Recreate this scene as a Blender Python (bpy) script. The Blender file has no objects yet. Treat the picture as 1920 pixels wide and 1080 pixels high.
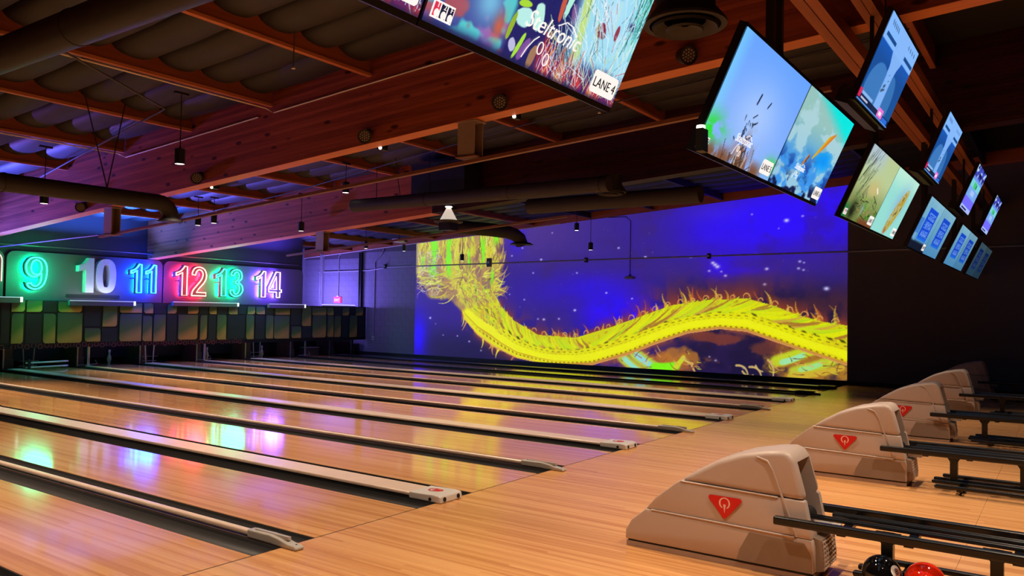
import bpy, math, random
import numpy as np
from mathutils import Vector, Matrix
random.seed(7)
SC = bpy.context.scene
COL = SC.collection
PI = math.pi

# ------------------------------------------------------------------ camera, world, lights, exposure
CAM = (-5.230, -4.317, 1.607)
YAW, PITCH, ROLL, FPX = math.radians(54.940), math.radians(1.684), math.radians(1.017), 1486.6
def make_camera():
    f = Vector((math.sin(YAW)*math.cos(PITCH), math.cos(YAW)*math.cos(PITCH), math.sin(PITCH)))
    r = Vector((math.cos(YAW), -math.sin(YAW), 0)); u = r.cross(f)
    c, s = math.cos(ROLL), math.sin(ROLL)
    r2, u2 = c*r + s*u, -s*r + c*u
    cd = bpy.data.cameras.new('camera'); cd.sensor_width = 36; cd.lens = FPX/1920*36; cd.clip_end = 200
    o = bpy.data.objects.new('camera', cd); COL.objects.link(o)
    m = Matrix((r2, u2, -f)).transposed().to_4x4(); m.translation = CAM
    o.matrix_world = m; SC.camera = o
make_camera()
W = bpy.data.worlds.new('world'); SC.world = W; W.use_nodes = True
W.node_tree.nodes['Background'].inputs[0].default_value = (0.05, 0.03, 0.06, 1)
W.node_tree.nodes['Background'].inputs[1].default_value = 0.02
SC.view_settings.view_transform = 'Standard'; SC.view_settings.look = 'None'
SC.view_settings.exposure = 0.0; SC.view_settings.gamma = 1.0; SC.view_settings.use_curve_mapping = False
SC.cycles.use_denoising = True
SC.cycles.max_bounces = 6; SC.cycles.diffuse_bounces = 3; SC.cycles.glossy_bounces = 4
SC.cycles.sample_clamp_indirect = 4.0; SC.cycles.caustics_reflective = False; SC.cycles.caustics_refractive = False

def spot(loc, power, col=(1, .76, .56), cone=130, blend=1.0, rad=.06, aim=None, name='fill_downlight'):
    l = bpy.data.lights.new(name, 'SPOT'); l.energy = power; l.color = col
    l.spot_size = math.radians(cone); l.spot_blend = blend; l.shadow_soft_size = rad
    o = bpy.data.objects.new(name, l); COL.objects.link(o); o.location = loc
    if aim is not None:
        o.rotation_euler = (Vector(aim)-Vector(loc)).to_track_quat('-Z', 'Y').to_euler()
    return o
def area(loc, aim, power, col, sx, sy, name='strip_light', spread=180):
    l = bpy.data.lights.new(name, 'AREA'); l.energy = power; l.color = col; l.shape = 'RECTANGLE'
    l.size = sx; l.size_y = sy; l.spread = math.radians(spread)
    o = bpy.data.objects.new(name, l); COL.objects.link(o); o.location = loc
    o.rotation_euler = (Vector(aim)-Vector(loc)).to_track_quat('-Z', 'Y').to_euler()
    return o
WARM = (1, .79, .58)
# added spots over the approach and lanes, with no cans built, throwing straight down
for x in (-6.2, -4.0, -1.8, .4, 2.6, 4.8, 7.0, 9.3):
    spot((x, -1.3, 4.3), 450 if x < 8 else 310, WARM, 92 if x < 8 else 70, 1.0)
for x in (-6.2, -3.6, -1.0, 1.6, 4.2, 6.8, 9.2):
    spot((x, -4.5, 4.4), 540 if x < 8 else 330, WARM, 92 if x < 8 else 70, 1.0)
for x in (-2.6, 1.2, 5.0, 8.6):
    for y, p, c in ((2.6, 520, 108), (5.8, 540, 102), (9.0, 580, 90), (11.9, 680, 72), (14.2, 380, 50)):
        spot((x, y, 3.25), p*(.75 if x > 8 else 1), WARM, c, 1.0)
# added blue and violet washes with no fixtures, thrown up at beams and ceiling
BLUE = (.10, .05, 1.)
area((4.4, 15.7, 2.93), (4.4, 15.2, 4.6), 700, (.04, .14, 1.), 3.6, .1, 'blue_wash', 140)
area((9.6, 15.7, 2.93), (9.6, 15.2, 4.6), 800, BLUE, 3.6, .1, 'blue_wash', 140)
spot((.7, 15.5, .95), 7000, (.09, .11, 1.), 42, 1.0, .06, (1.98, 12.6, 3.25), 'violet_wash')
spot((-.3, 15.5, .95), 1300, (.36, .14, .9), 38, 1.0, .06, (1.98, 9.8, 3.75), 'violet_wash')
spot((5.3, 15.5, .95), 3200, (.16, .12, 1.), 56, 1.0, .06, (6.7, 12.2, 3.5), 'violet_wash')
area((13.4, 17.6, 1.75), (14.8, 17.4, 2.9), 170, (.24, .18, 1.), 1.6, .2, 'blue_wash')

# ------------------------------------------------------------------ helpers
class MB:
    def __init__(s): s.v = []; s.f = []
    def add(s, vs, fs):
        n = len(s.v); s.v += [tuple(p) for p in vs]; s.f += [tuple(i+n for i in f) for f in fs]; return s
    def box(s, x0, x1, y0, y1, z0, z1, sl=0.0):
        vs = [(x, y, z+sl*y) for z in (z0, z1) for y in (y0, y1) for x in (x0, x1)]
        return s.add(vs, [(0, 2, 3, 1), (4, 5, 7, 6), (0, 1, 5, 4), (2, 6, 7, 3), (0, 4, 6, 2), (1, 3, 7, 5)])
    def prism(s, poly, a, b, ax='x'):
        def P(p, t):
            return (t, p[0], p[1]) if ax == 'x' else ((p[0], t, p[1]) if ax == 'y' else (p[0], p[1], t))
        n = len(poly)
        vs = [P(p, a) for p in poly]+[P(p, b) for p in poly]
        return s.add(vs, [tuple(range(n-1, -1, -1)), tuple(range(n, 2*n))]+[(i, (i+1) % n, n+(i+1) % n, n+i) for i in range(n)])
    def path(s, pts, r, n=8, closed=False, caps=True):
        pts = [Vector(p) for p in pts]; m = len(pts); vs = []; fs = []
        prev = None
        for i, p in enumerate(pts):
            if closed: d = pts[(i+1) % m]-pts[i-1]
            else: d = pts[min(i+1, m-1)]-pts[max(i-1, 0)]
            d.normalize()
            if prev is None:
                a = d.orthogonal().normalized()
            else:
                a = (prev-d*prev.dot(d))
                a = a.normalized() if a.length > 1e-6 else d.orthogonal().normalized()
            prev = a; b = d.cross(a)
            rr = r[i] if isinstance(r, (list, tuple)) else r
            for k in range(n):
                t = 2*PI*k/n; vs.append(p+a*(rr*math.cos(t))+b*(rr*math.sin(t)))
        for i in range(m if closed else m-1):
            for k in range(n):
                j = (i+1) % m
                fs.append((i*n+k, i*n+(k+1) % n, j*n+(k+1) % n, j*n+k))
        if caps and not closed:
            fs.append(tuple(range(n-1, -1, -1))); fs.append(tuple((m-1)*n+k for k in range(n)))
        return s.add(vs, fs)
    def lathe(s, prof, c=(0, 0, 0), n=20, axis=(0, 0, 1), close=True):
        ax = Vector(axis).normalized(); a = ax.orthogonal().normalized(); b = ax.cross(a); c = Vector(c); vs = []; fs = []
        for r, z in prof:
            for k in range(n):
                t = 2*PI*k/n; vs.append(c+ax*z+a*(r*math.cos(t))+b*(r*math.sin(t)))
        m = len(prof)
        for i in range(m-1):
            for k in range(n): fs.append((i*n+k, i*n+(k+1) % n, (i+1)*n+(k+1) % n, (i+1)*n+k))
        if close: fs.append(tuple(range(n-1, -1, -1))); fs.append(tuple((m-1)*n+k for k in range(n)))
        return s.add(vs, fs)
    def mesh(s, name, m, smooth=False):
        me = bpy.data.meshes.new(name); me.from_pydata(s.v, [], s.f); me.validate(); 
        if m: me.materials.append(m)
        if smooth:
            me.shade_smooth(); me.set_sharp_from_angle(angle=math.radians(38))
        me.update(); return me
    def build(s, name, m, parent=None, smooth=False, loc=None):
        return link(name, s.mesh(name, m, smooth), parent, loc)
def link(name, me, parent=None, loc=None):
    o = bpy.data.objects.new(name, me); COL.objects.link(o)
    if parent: o.parent = parent
    if loc: o.location = loc
    return o
def tag(o, label=None, cat=None, group=None, kind=None):
    if label: o['label'] = label
    if cat: o['category'] = cat
    if group: o['group'] = group
    if kind: o['kind'] = kind
    return o
def empty(name, loc, label, cat, group=None, rz=0):
    o = bpy.data.objects.new(name, None); COL.objects.link(o); o.location = loc; o.rotation_euler = (0, 0, rz)
    o.empty_display_size = .1
    return tag(o, label, cat, group)
def copy_tree(root, loc, label=None, group=None):
    r = root.copy(); COL.objects.link(r); r.location = loc
    if label: r['label'] = label
    if group: r['group'] = group
    for ch in list(root.children):
        c = ch.copy(); COL.objects.link(c); c.parent = r
        for g in list(ch.children):
            d = g.copy(); COL.objects.link(d); d.parent = c
    return r
def bevel(o, w, seg=3, ang=35):
    m = o.modifiers.new('bevel', 'BEVEL'); m.width = w; m.segments = seg; m.limit_method = 'ANGLE'; m.angle_limit = math.radians(ang)
    return o
def s2l(c):
    c = np.asarray(c, float)/255.
    return np.where(c <= .04045, c/12.92, ((c+.055)/1.055)**2.4)
def rgb(*c): return tuple(float(x) for x in s2l(c))+(1.0,)

MATS = {}
def mat(name, col, rough=.6, metal=0., spec=.5, emit=None, strength=0., bump=None, noise=None, coat=0.):
    if name in MATS: return MATS[name]
    m = bpy.data.materials.new(name); m.use_nodes = True; nt = m.node_tree; b = nt.nodes['Principled BSDF']
    b.inputs['Base Color'].default_value = col; b.inputs['Roughness'].default_value = rough
    b.inputs['Metallic'].default_value = metal; b.inputs['Specular IOR Level'].default_value = spec
    b.inputs['Coat Weight'].default_value = coat; b.inputs['Coat Roughness'].default_value = .1
    if emit:
        b.inputs['Emission Color'].default_value = emit; b.inputs['Emission Strength'].default_value = strength
    tc = nt.nodes.new('ShaderNodeTexCoord')
    nz = nt.nodes.new('ShaderNodeTexNoise'); nz.inputs['Scale'].default_value = (noise or (6, .12))[0]; nz.inputs['Detail'].default_value = 4
    nt.links.new(tc.outputs['Object'], nz.inputs['Vector'])
    amt = (noise or (6, .12))[1]
    mx = nt.nodes.new('ShaderNodeMix'); mx.data_type = 'RGBA'
    mx.inputs[6].default_value = tuple(c*(1-amt) for c in col[:3])+(1,); mx.inputs[7].default_value = tuple(min(1, c*(1+amt)) for c in col[:3])+(1,)
    nt.links.new(nz.outputs['Fac'], mx.inputs[0]); nt.links.new(mx.outputs[2], b.inputs['Base Color'])
    if bump:
        n2 = nt.nodes.new('ShaderNodeTexNoise'); n2.inputs['Scale'].default_value = bump[0]
        nt.links.new(tc.outputs['Object'], n2.inputs['Vector'])
        bp = nt.nodes.new('ShaderNodeBump'); bp.inputs['Strength'].default_value = bump[1]; bp.inputs['Distance'].default_value = .01
        nt.links.new(n2.outputs['Fac'], bp.inputs['Height']); nt.links.new(bp.outputs['Normal'], b.inputs['Normal'])
    MATS[name] = m; return m
def board_mat(name, c0, c1, c2, bw, blen, rough, streak=.5):
    """narrow floor boards running along Y: each board its own tint, grain stretched along it"""
    m = bpy.data.materials.new(name); m.use_nodes = True; nt = m.node_tree; N = nt.nodes.new; L = nt.links.new
    b = nt.nodes['Principled BSDF']; geo = N('ShaderNodeNewGeometry'); sp = N('ShaderNodeSeparateXYZ'); L(geo.outputs['Position'], sp.inputs[0])
    def math_(op, a, bb=None):
        n = N('ShaderNodeMath'); n.operation = op
        for i, v in enumerate((a, bb)):
            if v is None: continue
            if isinstance(v, (int, float)): n.inputs[i].default_value = v
            else: L(v, n.inputs[i])
        return n.outputs[0]
    bx = math_('FLOOR', math_('DIVIDE', sp.outputs['X'], bw))
    w1 = N('ShaderNodeTexWhiteNoise'); w1.noise_dimensions = '1D'; L(bx, w1.inputs['W'])
    off = math_('MULTIPLY', w1.outputs['Value'], blen)
    by = math_('FLOOR', math_('DIVIDE', math_('ADD', sp.outputs['Y'], off), blen))
    w2 = N('ShaderNodeTexWhiteNoise'); w2.noise_dimensions = '2D'
    cb = N('ShaderNodeCombineXYZ'); L(bx, cb.inputs[0]); L(by, cb.inputs[1]); L(cb.outputs[0], w2.inputs['Vector'])
    mp = N('ShaderNodeMapping'); mp.inputs['Scale'].default_value = (70, 1.6, 1); L(geo.outputs['Position'], mp.inputs['Vector'])
    nz = N('ShaderNodeTexNoise'); nz.inputs['Scale'].default_value = 1.0; nz.inputs['Detail'].default_value = 5; L(mp.outputs[0], nz.inputs['Vector'])
    mp2 = N('ShaderNodeMapping'); mp2.inputs['Scale'].default_value = (9, .35, 1); L(geo.outputs['Position'], mp2.inputs['Vector'])
    n3 = N('ShaderNodeTexNoise'); n3.inputs['Scale'].default_value = 1.0; n3.inputs['Detail'].default_value = 2; L(mp2.outputs[0], n3.inputs['Vector'])
    fac = math_('ADD', math_('MULTIPLY', w2.outputs['Value'], 1-streak), math_('MULTIPLY', nz.outputs['Fac'], streak))
    fac = math_('ADD', math_('MULTIPLY', fac, .75), math_('MULTIPLY', n3.outputs['Fac'], .25))
    rp = N('ShaderNodeValToRGB'); rp.color_ramp.elements[0].position = .22; rp.color_ramp.elements[0].color = c0
    rp.color_ramp.elements[1].position = .8; rp.color_ramp.elements[1].color = c2
    e = rp.color_ramp.elements.new(.5); e.color = c1
    L(fac, rp.inputs[0]); L(rp.outputs[0], b.inputs['Base Color'])
    n4 = N('ShaderNodeTexNoise'); n4.inputs['Scale'].default_value = 1.3; L(geo.outputs['Position'], n4.inputs['Vector'])
    rr = N('ShaderNodeMapRange'); rr.inputs[3].default_value = rough*.8; rr.inputs[4].default_value = rough*1.25
    L(n4.outputs['Fac'], rr.inputs[0]); L(rr.outputs[0], b.inputs['Roughness'])
    MATS[name] = m; return m
def wood_mat(name, c0, c1, knots=True, axis='y'):
    m = bpy.data.materials.new(name); m.use_nodes = True; nt = m.node_tree; N = nt.nodes.new; L = nt.links.new
    b = nt.nodes['Principled BSDF']; b.inputs['Roughness'].default_value = .55; b.inputs['Specular IOR Level'].default_value = .25
    geo = N('ShaderNodeNewGeometry'); oi = N('ShaderNodeObjectInfo')
    mp = N('ShaderNodeMapping'); mp.inputs['Scale'].default_value = (14, .5, 14) if axis == 'y' else (.5, 14, 14)
    L(geo.outputs['Position'], mp.inputs['Vector'])
    nz = N('ShaderNodeTexNoise'); nz.inputs['Scale'].default_value = 1.6; nz.inputs['Detail'].default_value = 5; L(mp.outputs[0], nz.inputs['Vector'])
    add = N('ShaderNodeMath'); add.operation = 'MULTIPLY_ADD'; add.inputs[1].default_value = .45; L(oi.outputs['Random'], add.inputs[0])
    ml = N('ShaderNodeMath'); ml.operation = 'MULTIPLY'; ml.inputs[1].default_value = .6; L(nz.outputs['Fac'], ml.inputs[0]); L(ml.outputs[0], add.inputs[2])
    rp = N('ShaderNodeValToRGB'); rp.color_ramp.elements[0].position = .25; rp.color_ramp.elements[0].color = c0; rp.color_ramp.elements[1].position = .85; rp.color_ramp.elements[1].color = c1
    L(add.outputs[0], rp.inputs[0]); out = rp.outputs[0]
    if knots:
        mp2 = N('ShaderNodeMapping'); mp2.inputs['Scale'].default_value = (1, 2.2, 5.5); L(geo.outputs['Position'], mp2.inputs['Vector'])
        vo = N('ShaderNodeTexVoronoi'); vo.inputs['Scale'].default_value = 1.0; vo.inputs['Randomness'].default_value = 1.0; L(mp2.outputs[0], vo.inputs['Vector'])
        r2 = N('ShaderNodeValToRGB'); r2.color_ramp.elements[0].position = .10; r2.color_ramp.elements[0].color = (.18, .16, .15, 1); r2.color_ramp.elements[1].position = .19; r2.color_ramp.elements[1].color = (1, 1, 1, 1)
        L(vo.outputs['Distance'], r2.inputs[0])
        mx = N('ShaderNodeMix'); mx.data_type = 'RGBA'; mx.blend_type = 'MULTIPLY'; mx.inputs[0].default_value = 1.0
        L(out, mx.inputs[6]); L(r2.outputs[0], mx.inputs[7]); out = mx.outputs[2]
    L(out, b.inputs['Base Color']); MATS[name] = m; return m
def picture_mat(name, strength=1.0, sample=False, base=(.02, .02, .02, 1), rough=.25):
    m = bpy.data.materials.new(name); m.use_nodes = True; nt = m.node_tree; b = nt.nodes['Principled BSDF']
    b.inputs['Base Color'].default_value = base; b.inputs['Roughness'].default_value = rough
    at = nt.nodes.new('ShaderNodeAttribute'); at.attribute_name = 'picture'
    nt.links.new(at.outputs['Color'], b.inputs['Emission Color']); b.inputs['Emission Strength'].default_value = strength
    if not sample: m.cycles.emission_sampling = 'NONE'
    MATS[name] = m; return m
def picture_grid(name, img, m, parent, P):
    """a flat sheet whose vertices carry the picture img[row from bottom, col, srgb]; P(u,v)->point"""
    h, w, _ = img.shape
    u, v = np.meshgrid(np.linspace(0, 1, w), np.linspace(0, 1, h))
    o, ex, ey = (np.array(p, float) for p in P)
    co = o+u[..., None]*ex+v[..., None]*ey
    me = bpy.data.meshes.new(name); n = w*h; me.vertices.add(n); me.vertices.foreach_set('co', co.reshape(-1).astype(np.float32))
    i = np.arange(n).reshape(h, w); q = np.stack([i[:-1, :-1], i[:-1, 1:], i[1:, 1:], i[1:, :-1]], -1).reshape(-1, 4)
    me.loops.add(q.size); me.loops.foreach_set('vertex_index', q.reshape(-1).astype(np.int32))
    me.polygons.add(len(q)); me.polygons.foreach_set('loop_start', (np.arange(len(q))*4).astype(np.int32))
    at = me.color_attributes.new('picture', 'FLOAT_COLOR', 'POINT')
    lin = np.ones((n, 4), np.float32); lin[:, :3] = s2l(np.clip(img, 0, 255)).reshape(-1, 3); at.data.foreach_set('color', lin.reshape(-1))
    me.materials.append(m); me.update(); me.validate()
    return link(name, me, parent)
def text(name, body, m, parent, size, O, ex, ey, width=None, shear=0., offset=0., extrude=.0006, align='LEFT'):
    c = bpy.data.curves.new(name, 'FONT'); c.body = body; c.size = size; c.shear = shear; c.offset = offset; c.extrude = extrude; c.align_x = align
    c.resolution_u = 3; c.materials.append(m)
    o = bpy.data.objects.new(name, c); COL.objects.link(o); bpy.context.view_layer.update()
    me = bpy.data.meshes.new_from_object(o.evaluated_get(bpy.context.evaluated_depsgraph_get())); bpy.data.objects.remove(o)
    o = link(name, me)
    ex, ey = Vector(ex).normalized(), Vector(ey).normalized(); ez = ex.cross(ey)
    M = Matrix((ex, ey, ez)).transposed().to_4x4(); M.translation = O
    o.parent = parent
    o.matrix_local = M
    return o
# value noise for the pictures
def vnoise(x, y, seed=0):
    xi = np.floor(x).astype(np.int64); yi = np.floor(y).astype(np.int64); fx = x-xi; fy = y-yi
    def hh(a, b):
        n = (a*374761393+b*668265263+seed*982451653) & 0xffffffff
        n = ((n ^ (n >> 13))*1274126177) & 0xffffffff
        return ((n ^ (n >> 16)) & 0xffff)/65535.
    fx = fx*fx*(3-2*fx); fy = fy*fy*(3-2*fy)
    return (hh(xi, yi)*(1-fx)+hh(xi+1, yi)*fx)*(1-fy)+(hh(xi, yi+1)*(1-fx)+hh(xi+1, yi+1)*fx)*fy
def fbm(x, y, seed=0, o=4):
    a = 0; s = 0; w = 1.
    for k in range(o):
        a = a+w*vnoise(x*2**k, y*2**k, seed+k); s += w; w *= .5
    return a/s
def lerp(a, b, t): return a+(b-a)*t[..., None]
def blend(img, col, a):
    img[:] = img*(1-a[..., None])+np.array(col, float)*a[..., None]
def sm(x, a, b):
    t = np.clip((x-a)/(b-a), 0, 1); return t*t*(3-2*t)

# ------------------------------------------------------------------ materials
LANE = board_mat('lane_wood', rgb(186, 124, 72), rgb(212, 152, 96), rgb(228, 174, 118), .0271, 6., .085)
APPR = board_mat('approach_wood', rgb(186, 122, 70), rgb(210, 150, 94), rgb(226, 170, 112), .0271, 4.6, .27, .5)
BEAM = wood_mat('glulam_wood', rgb(120, 54, 42), rgb(176, 88, 66))
BEAMD = wood_mat('glulam_dark', rgb(40, 14, 12), rgb(62, 22, 18))
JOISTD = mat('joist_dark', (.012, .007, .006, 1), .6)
SOFFIT_LIT = wood_mat('beam_soffit_lit', rgb(196, 118, 74), rgb(222, 142, 94), False)  # paler underside wood, floor bounce put into its colour
JOIST = wood_mat('joist_wood', rgb(150, 84, 52), rgb(196, 116, 74), False, 'x')  # flange lightened against the web, painting the bounce from the floor
JOISTW = wood_mat('joist_web_wood', rgb(110, 54, 32), rgb(150, 78, 46), False, 'x')
TIMBER = wood_mat('timber_wood', rgb(140, 80, 52), rgb(178, 108, 72), False, 'x')
LEDGER = wood_mat('ledger_wood', rgb(120, 60, 44), rgb(170, 92, 66), False)
BLACK = mat('black_paint', (.006, .006, .007, 1), .5)
DUCT = mat('duct_paint', (.03, .027, .026, 1), .6, spec=.3, bump=(40, .1))
GUTTER = mat('gutter_plastic', (.05, .045, .045, 1), .36)
GREYP = mat('grey_cap_plastic', rgb(176, 168, 160), .4)
CREAM = mat('cream_capping', rgb(226, 198, 178), .32)
WHITEP = mat('white_block_plastic', rgb(214, 206, 200), .35)
HOOD = mat('hood_plastic', rgb(190, 168, 156), .42, noise=(3, .05), bump=(120, .03))
HOOD2 = mat('hood_plinth', rgb(168, 140, 124), .5)
HOODD = mat('hood_dark', rgb(140, 120, 106), .5)
RED = mat('red_emblem', rgb(214, 18, 22), .4)
EMBW = mat('emblem_white', rgb(240, 200, 190), .4)
RACKM = mat('rack_black_metal', (.005, .005, .006, 1), .3, spec=.45)
STEEL = mat('brushed_steel', (.45, .45, .47, 1), .3, metal=1.)
INSUL = mat('insulation_black', (.015, .0125, .0125, 1), .6, noise=(2, .25))
DECK = mat('deck_black', (.012, .011, .011, 1), .8)
WALLP = mat('wall_paint', (.085, .07, .085, 1), .7, noise=(2, .08))
BLOCKM = mat('block_paint', (.19, .18, .22, 1), .7, noise=(9, .1), bump=(60, .15))
DARKW = mat('dark_wall', (.03, .03, .034, 1), .7)
PANELM = mat('sign_panel_grey', (.11, .11, .125, 1), .5, noise=(3, .06))
LETTER = mat('letter_white', (.62, .62, .65, 1), .4)
LETTERN = mat('letter_neon_body', (.11, .11, .12, 1), .5)
WHITECABLE = mat('white_cable', (.75, .65, .6, 1), .5)
PIPE = mat('grey_pipe', (.30, .29, .31, 1), .45)
DARKPIPE = mat('dark_pipe', (.06, .05, .05, 1), .5)
STRUT = mat('strut_brown', rgb(120, 74, 58), .5)
POSTG = mat('post_grey', rgb(150, 130, 125), .6)
LENS = mat('lamp_lens', (1, 1, 1, 1), .4, emit=(1, .86, .72, 1), strength=3.0)
WHITEM = mat('white_enamel', (.8, .78, .76, 1), .4)
PINW = mat('pin_white', (.82, .82, .8, 1), .25)
BLACKG = mat('ball_black', (.004, .004, .005, 1), .06, spec=.7)
REDG = mat('ball_red', rgb(226, 40, 14), .07, spec=.7, noise=(4, .2))
MASKB = mat('mask_back', rgb(18, 34, 30), .5)
PITBLK = mat('pit_black', (.006, .006, .006, 1), .7)
KICK = mat('kickback_brown', rgb(80, 58, 52), .6)
HEXM = mat('hex_pink', rgb(200, 96, 100), .5)
TXTK = mat('print_black', (.01, .01, .01, 1), .5)

# ------------------------------------------------------------------ setting: floor
LW = 1.0541; WN = .5283; WW = .7353; D = 2*LW+WN+WW; HD = D/2
XW = 14.8; YE = 17.2; YD = 16.3
fl = tag(MB().box(-9, XW, -14, 19.4, -.3, -.125).build('floor', BLACK), kind='structure')
ys = [0, -3.72, -8.6, -14]
x0 = -HD*4
k = 0
while x0 < XW-.01:
    x1 = min(x0+HD, XW)
    for a, b in zip(ys[:-1], ys[1:]):
        MB().box(x0+.0004, x1-.0004, b+.0006, a-(.0016 if a < 0 else .009), -.125, 0).build('approach_panel', APPR, fl)
    x0 = x1
MB().box(-HD*4, XW-.001, -.0085, .0025, -.125, -.001).build('foul_line', BLACK, fl)
# lanes 4..14 : lane n lies between the division lines 3.37+(n-9)*HD
def divx(i): return HD*i          # even i = wide capping, odd i = narrow division
SIGNCOL = {9: 'leading to the single digit green neon nine', 10: 'leading to the unlit white number ten', 11: 'leading to the blue neon eleven', 12: 'leading to the red neon twelve', 13: 'leading to the double digit green neon thirteen', 14: 'leading to the pink neon fourteen, beside the mural wall'}
for i in range(-3, 8):
    wl = (WW if i % 2 == 0 else WN)/2; wr = (WN if i % 2 == 0 else WW)/2
    xa, xb = divx(i)+wl, divx(i+1)-wr
    o = MB().box(xa, xb, .003, YE, -.125, 0).build('bowling_lane', LANE)
    n = i+7
    lab = 'glossy wooden bowling lane '+(SIGNCOL.get(n) or {4: 'at the far left edge, beyond the left capping', 5: 'at the bottom left corner, left of the nearest bumper rail', 6: 'between the nearest bumper rail and the nearest wide capping',
          7: 'just beyond the nearest wide capping', 8: 'second beyond the nearest wide capping'}[n])
    tag(o, lab, 'bowling lane', 'bowling lanes')

# ------------------------------------------------------------------ divisions with gutters
def gutter_mb(xa, xb):
    mb = MB(); n = 8; vs = []; c = (xa+xb)/2; r = (xb-xa)/2
    for y in (.003, YD):
        for k in range(n+1):
            t = PI*k/n; vs.append((c-r*math.cos(t), y, -.012-.085*math.sin(t)))
    mb.add(vs, [(k, k+1, n+2+k, n+1+k) for k in range(n)])
    mb.box(xa, xa+.004, .003, YD, -.12, -.004); mb.box(xb-.004, xb, .003, YD, -.12, -.004)
    return mb
def narrow(x, label, black=False):
    t = empty('lane_division', (x, 0, 0), label, 'lane divider', 'narrow divisions with a bumper rail')
    gutter_mb(-WN/2+.0005, -.034).build('gutter', GUTTER, t, True); gutter_mb(.034, WN/2-.0005).build('gutter', GUTTER, t, True)
    MB().box(-.032, .032, .003, YD, -.12, .004).build('center_board', KICK if not black else BLACK, t)
    r = MB().box(-.024, .024, .28, YD-.3, .012, .052).build('bumper_rail', CREAM if not black else RACKM, t); bevel(r, .014, 3)
    prof = [(.36, .004), (.36, .062), (.12, .066), (.03, .056), (-.07, .036), (-.13, .032), (-.155, .022), (-.155, .0006), (.06, .0006), (.10, .004)]
    c = MB().prism(prof, -.036, .036).build('end_cap', GREYP if not black else BLACK, t); bevel(c, .012, 3)
    MB().box(-.012, .012, -.05, .3, .05, .071).build('cap_ridge', GREYP if not black else BLACK, c)
    MB().lathe([(.006, 0), (.006, .003)], (0, -.118, .033), 8).build('screw', BLACK, c)
    for yy in (1.2, 3.9, 6.6):
        MB().box(-.12, -.10, yy, yy+.03, -.094, -.091).build('rivet', STEEL, t)
    return t
def wide(x, label, black=False):
    t = empty('ball_track_capping', (x, 0, 0), label, 'lane divider', 'wide cappings over the ball track')
    gutter_mb(-WW/2+.0005, -.142).build('gutter', GUTTER, t, True); gutter_mb(.142, WW/2-.0005).build('gutter', GUTTER, t, True)
    MB().box(-.140, .140, .003, YD, -.12, .012).build('track_box', BLACK, t)
    c = MB().box(-.138, .138, .27, YD-.3, .020, .050).build('cover', CREAM if not black else RACKM, t); bevel(c, .01, 2)
    MB().box(-.11, .11, .27, YD-.3, .012, .020).build('cover_lip', BLACK, t)
    prof = [(.29, .002), (.29, .060), (.02, .068), (-.040, .064), (-.058, .056), (-.066, .0006), (.05, .0006), (.08, .002)]
    k = MB().prism(prof, -.146, .146).build('end_block', WHITEP if not black else BLACK, t); bevel(k, .012, 3)
    if not black:
        for xx in (-.09, .09):
            MB().lathe([(.019, 0), (.019, .005)], (xx, -.0615, .031), 14, (0, -1, .15)).build('hole', BLACK, k)
        MB().lathe([(.016, 0), (.016, .004)], (-.1445, .05, .026), 12, (-1, 0, 0)).build('hole', BLACK, k)
        e = MB()
        for a in np.linspace(0, 2*PI, 15)[:-1]:
            a2 = a+2*PI/14*.9
            e.add([(.01+.055*math.cos(q)*s, .12+.075*math.sin(q)*s, .0675) for q, s in ((a, 1), (a2, 1), (a2, .78), (a, .78))], [(0, 1, 2, 3)])
        e.add([(-.005, .06, .0678), (.025, .06, .0678), (.045, .14, .0678), (-.02, .14, .0678)], [(0, 1, 2, 3)])
        e.build('emblem', RED, k)
    for yy in (1.6, 4.4, 7.4):
        MB().box(-.26, -.24, yy, yy+.03, -.096, -.093).build('rivet', STEEL, t)
    return t
narrow(divx(-1), 'bumper rail with grey tapered end cap, nearest one at lower left')
wide(divx(-2), 'wide capping cut off at the bottom left corner of the photo')
wide(divx(0), 'cream capping ending in the nearest white block with red mark')
narrow(divx(1), 'bumper rail ending between the nearest and second white end blocks')
wide(divx(2), 'cream capping ending in the second white end block from the front')
narrow(divx(3), 'bumper rail ending between the second and third white end blocks')
wide(divx(4), 'cream capping ending in the third white end block from the front')
narrow(divx(5), 'bumper rail ending between the third and farthest white end blocks')
wide(divx(6), 'cream capping ending in the farthest white end block')
narrow(divx(7), 'all black division rail just beyond the farthest white end block', True)
wide(divx(8), 'all black capping along the foot of the mural wall', True)

# ------------------------------------------------------------------ setting: walls
SL = -.0666
wr_ = MB()
wr_.add([(XW, -14, -.3), (XW, 19.4, -.3), (XW, 19.4, 5.15+SL*19.4), (XW, -14, 5.15-SL*14), (XW+.2, -14, -.3), (XW+.2, 19.4, -.3), (XW+.2, 19.4, 5.15+SL*19.4), (XW+.2, -14, 5.15-SL*14)],
        [(0, 1, 2, 3), (7, 6, 5, 4), (0, 3, 7, 4), (1, 5, 6, 2), (3, 2, 6, 7), (0, 4, 5, 1)])
WR = tag(wr_.build('wall_right', WALLP), kind='structure')
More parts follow.
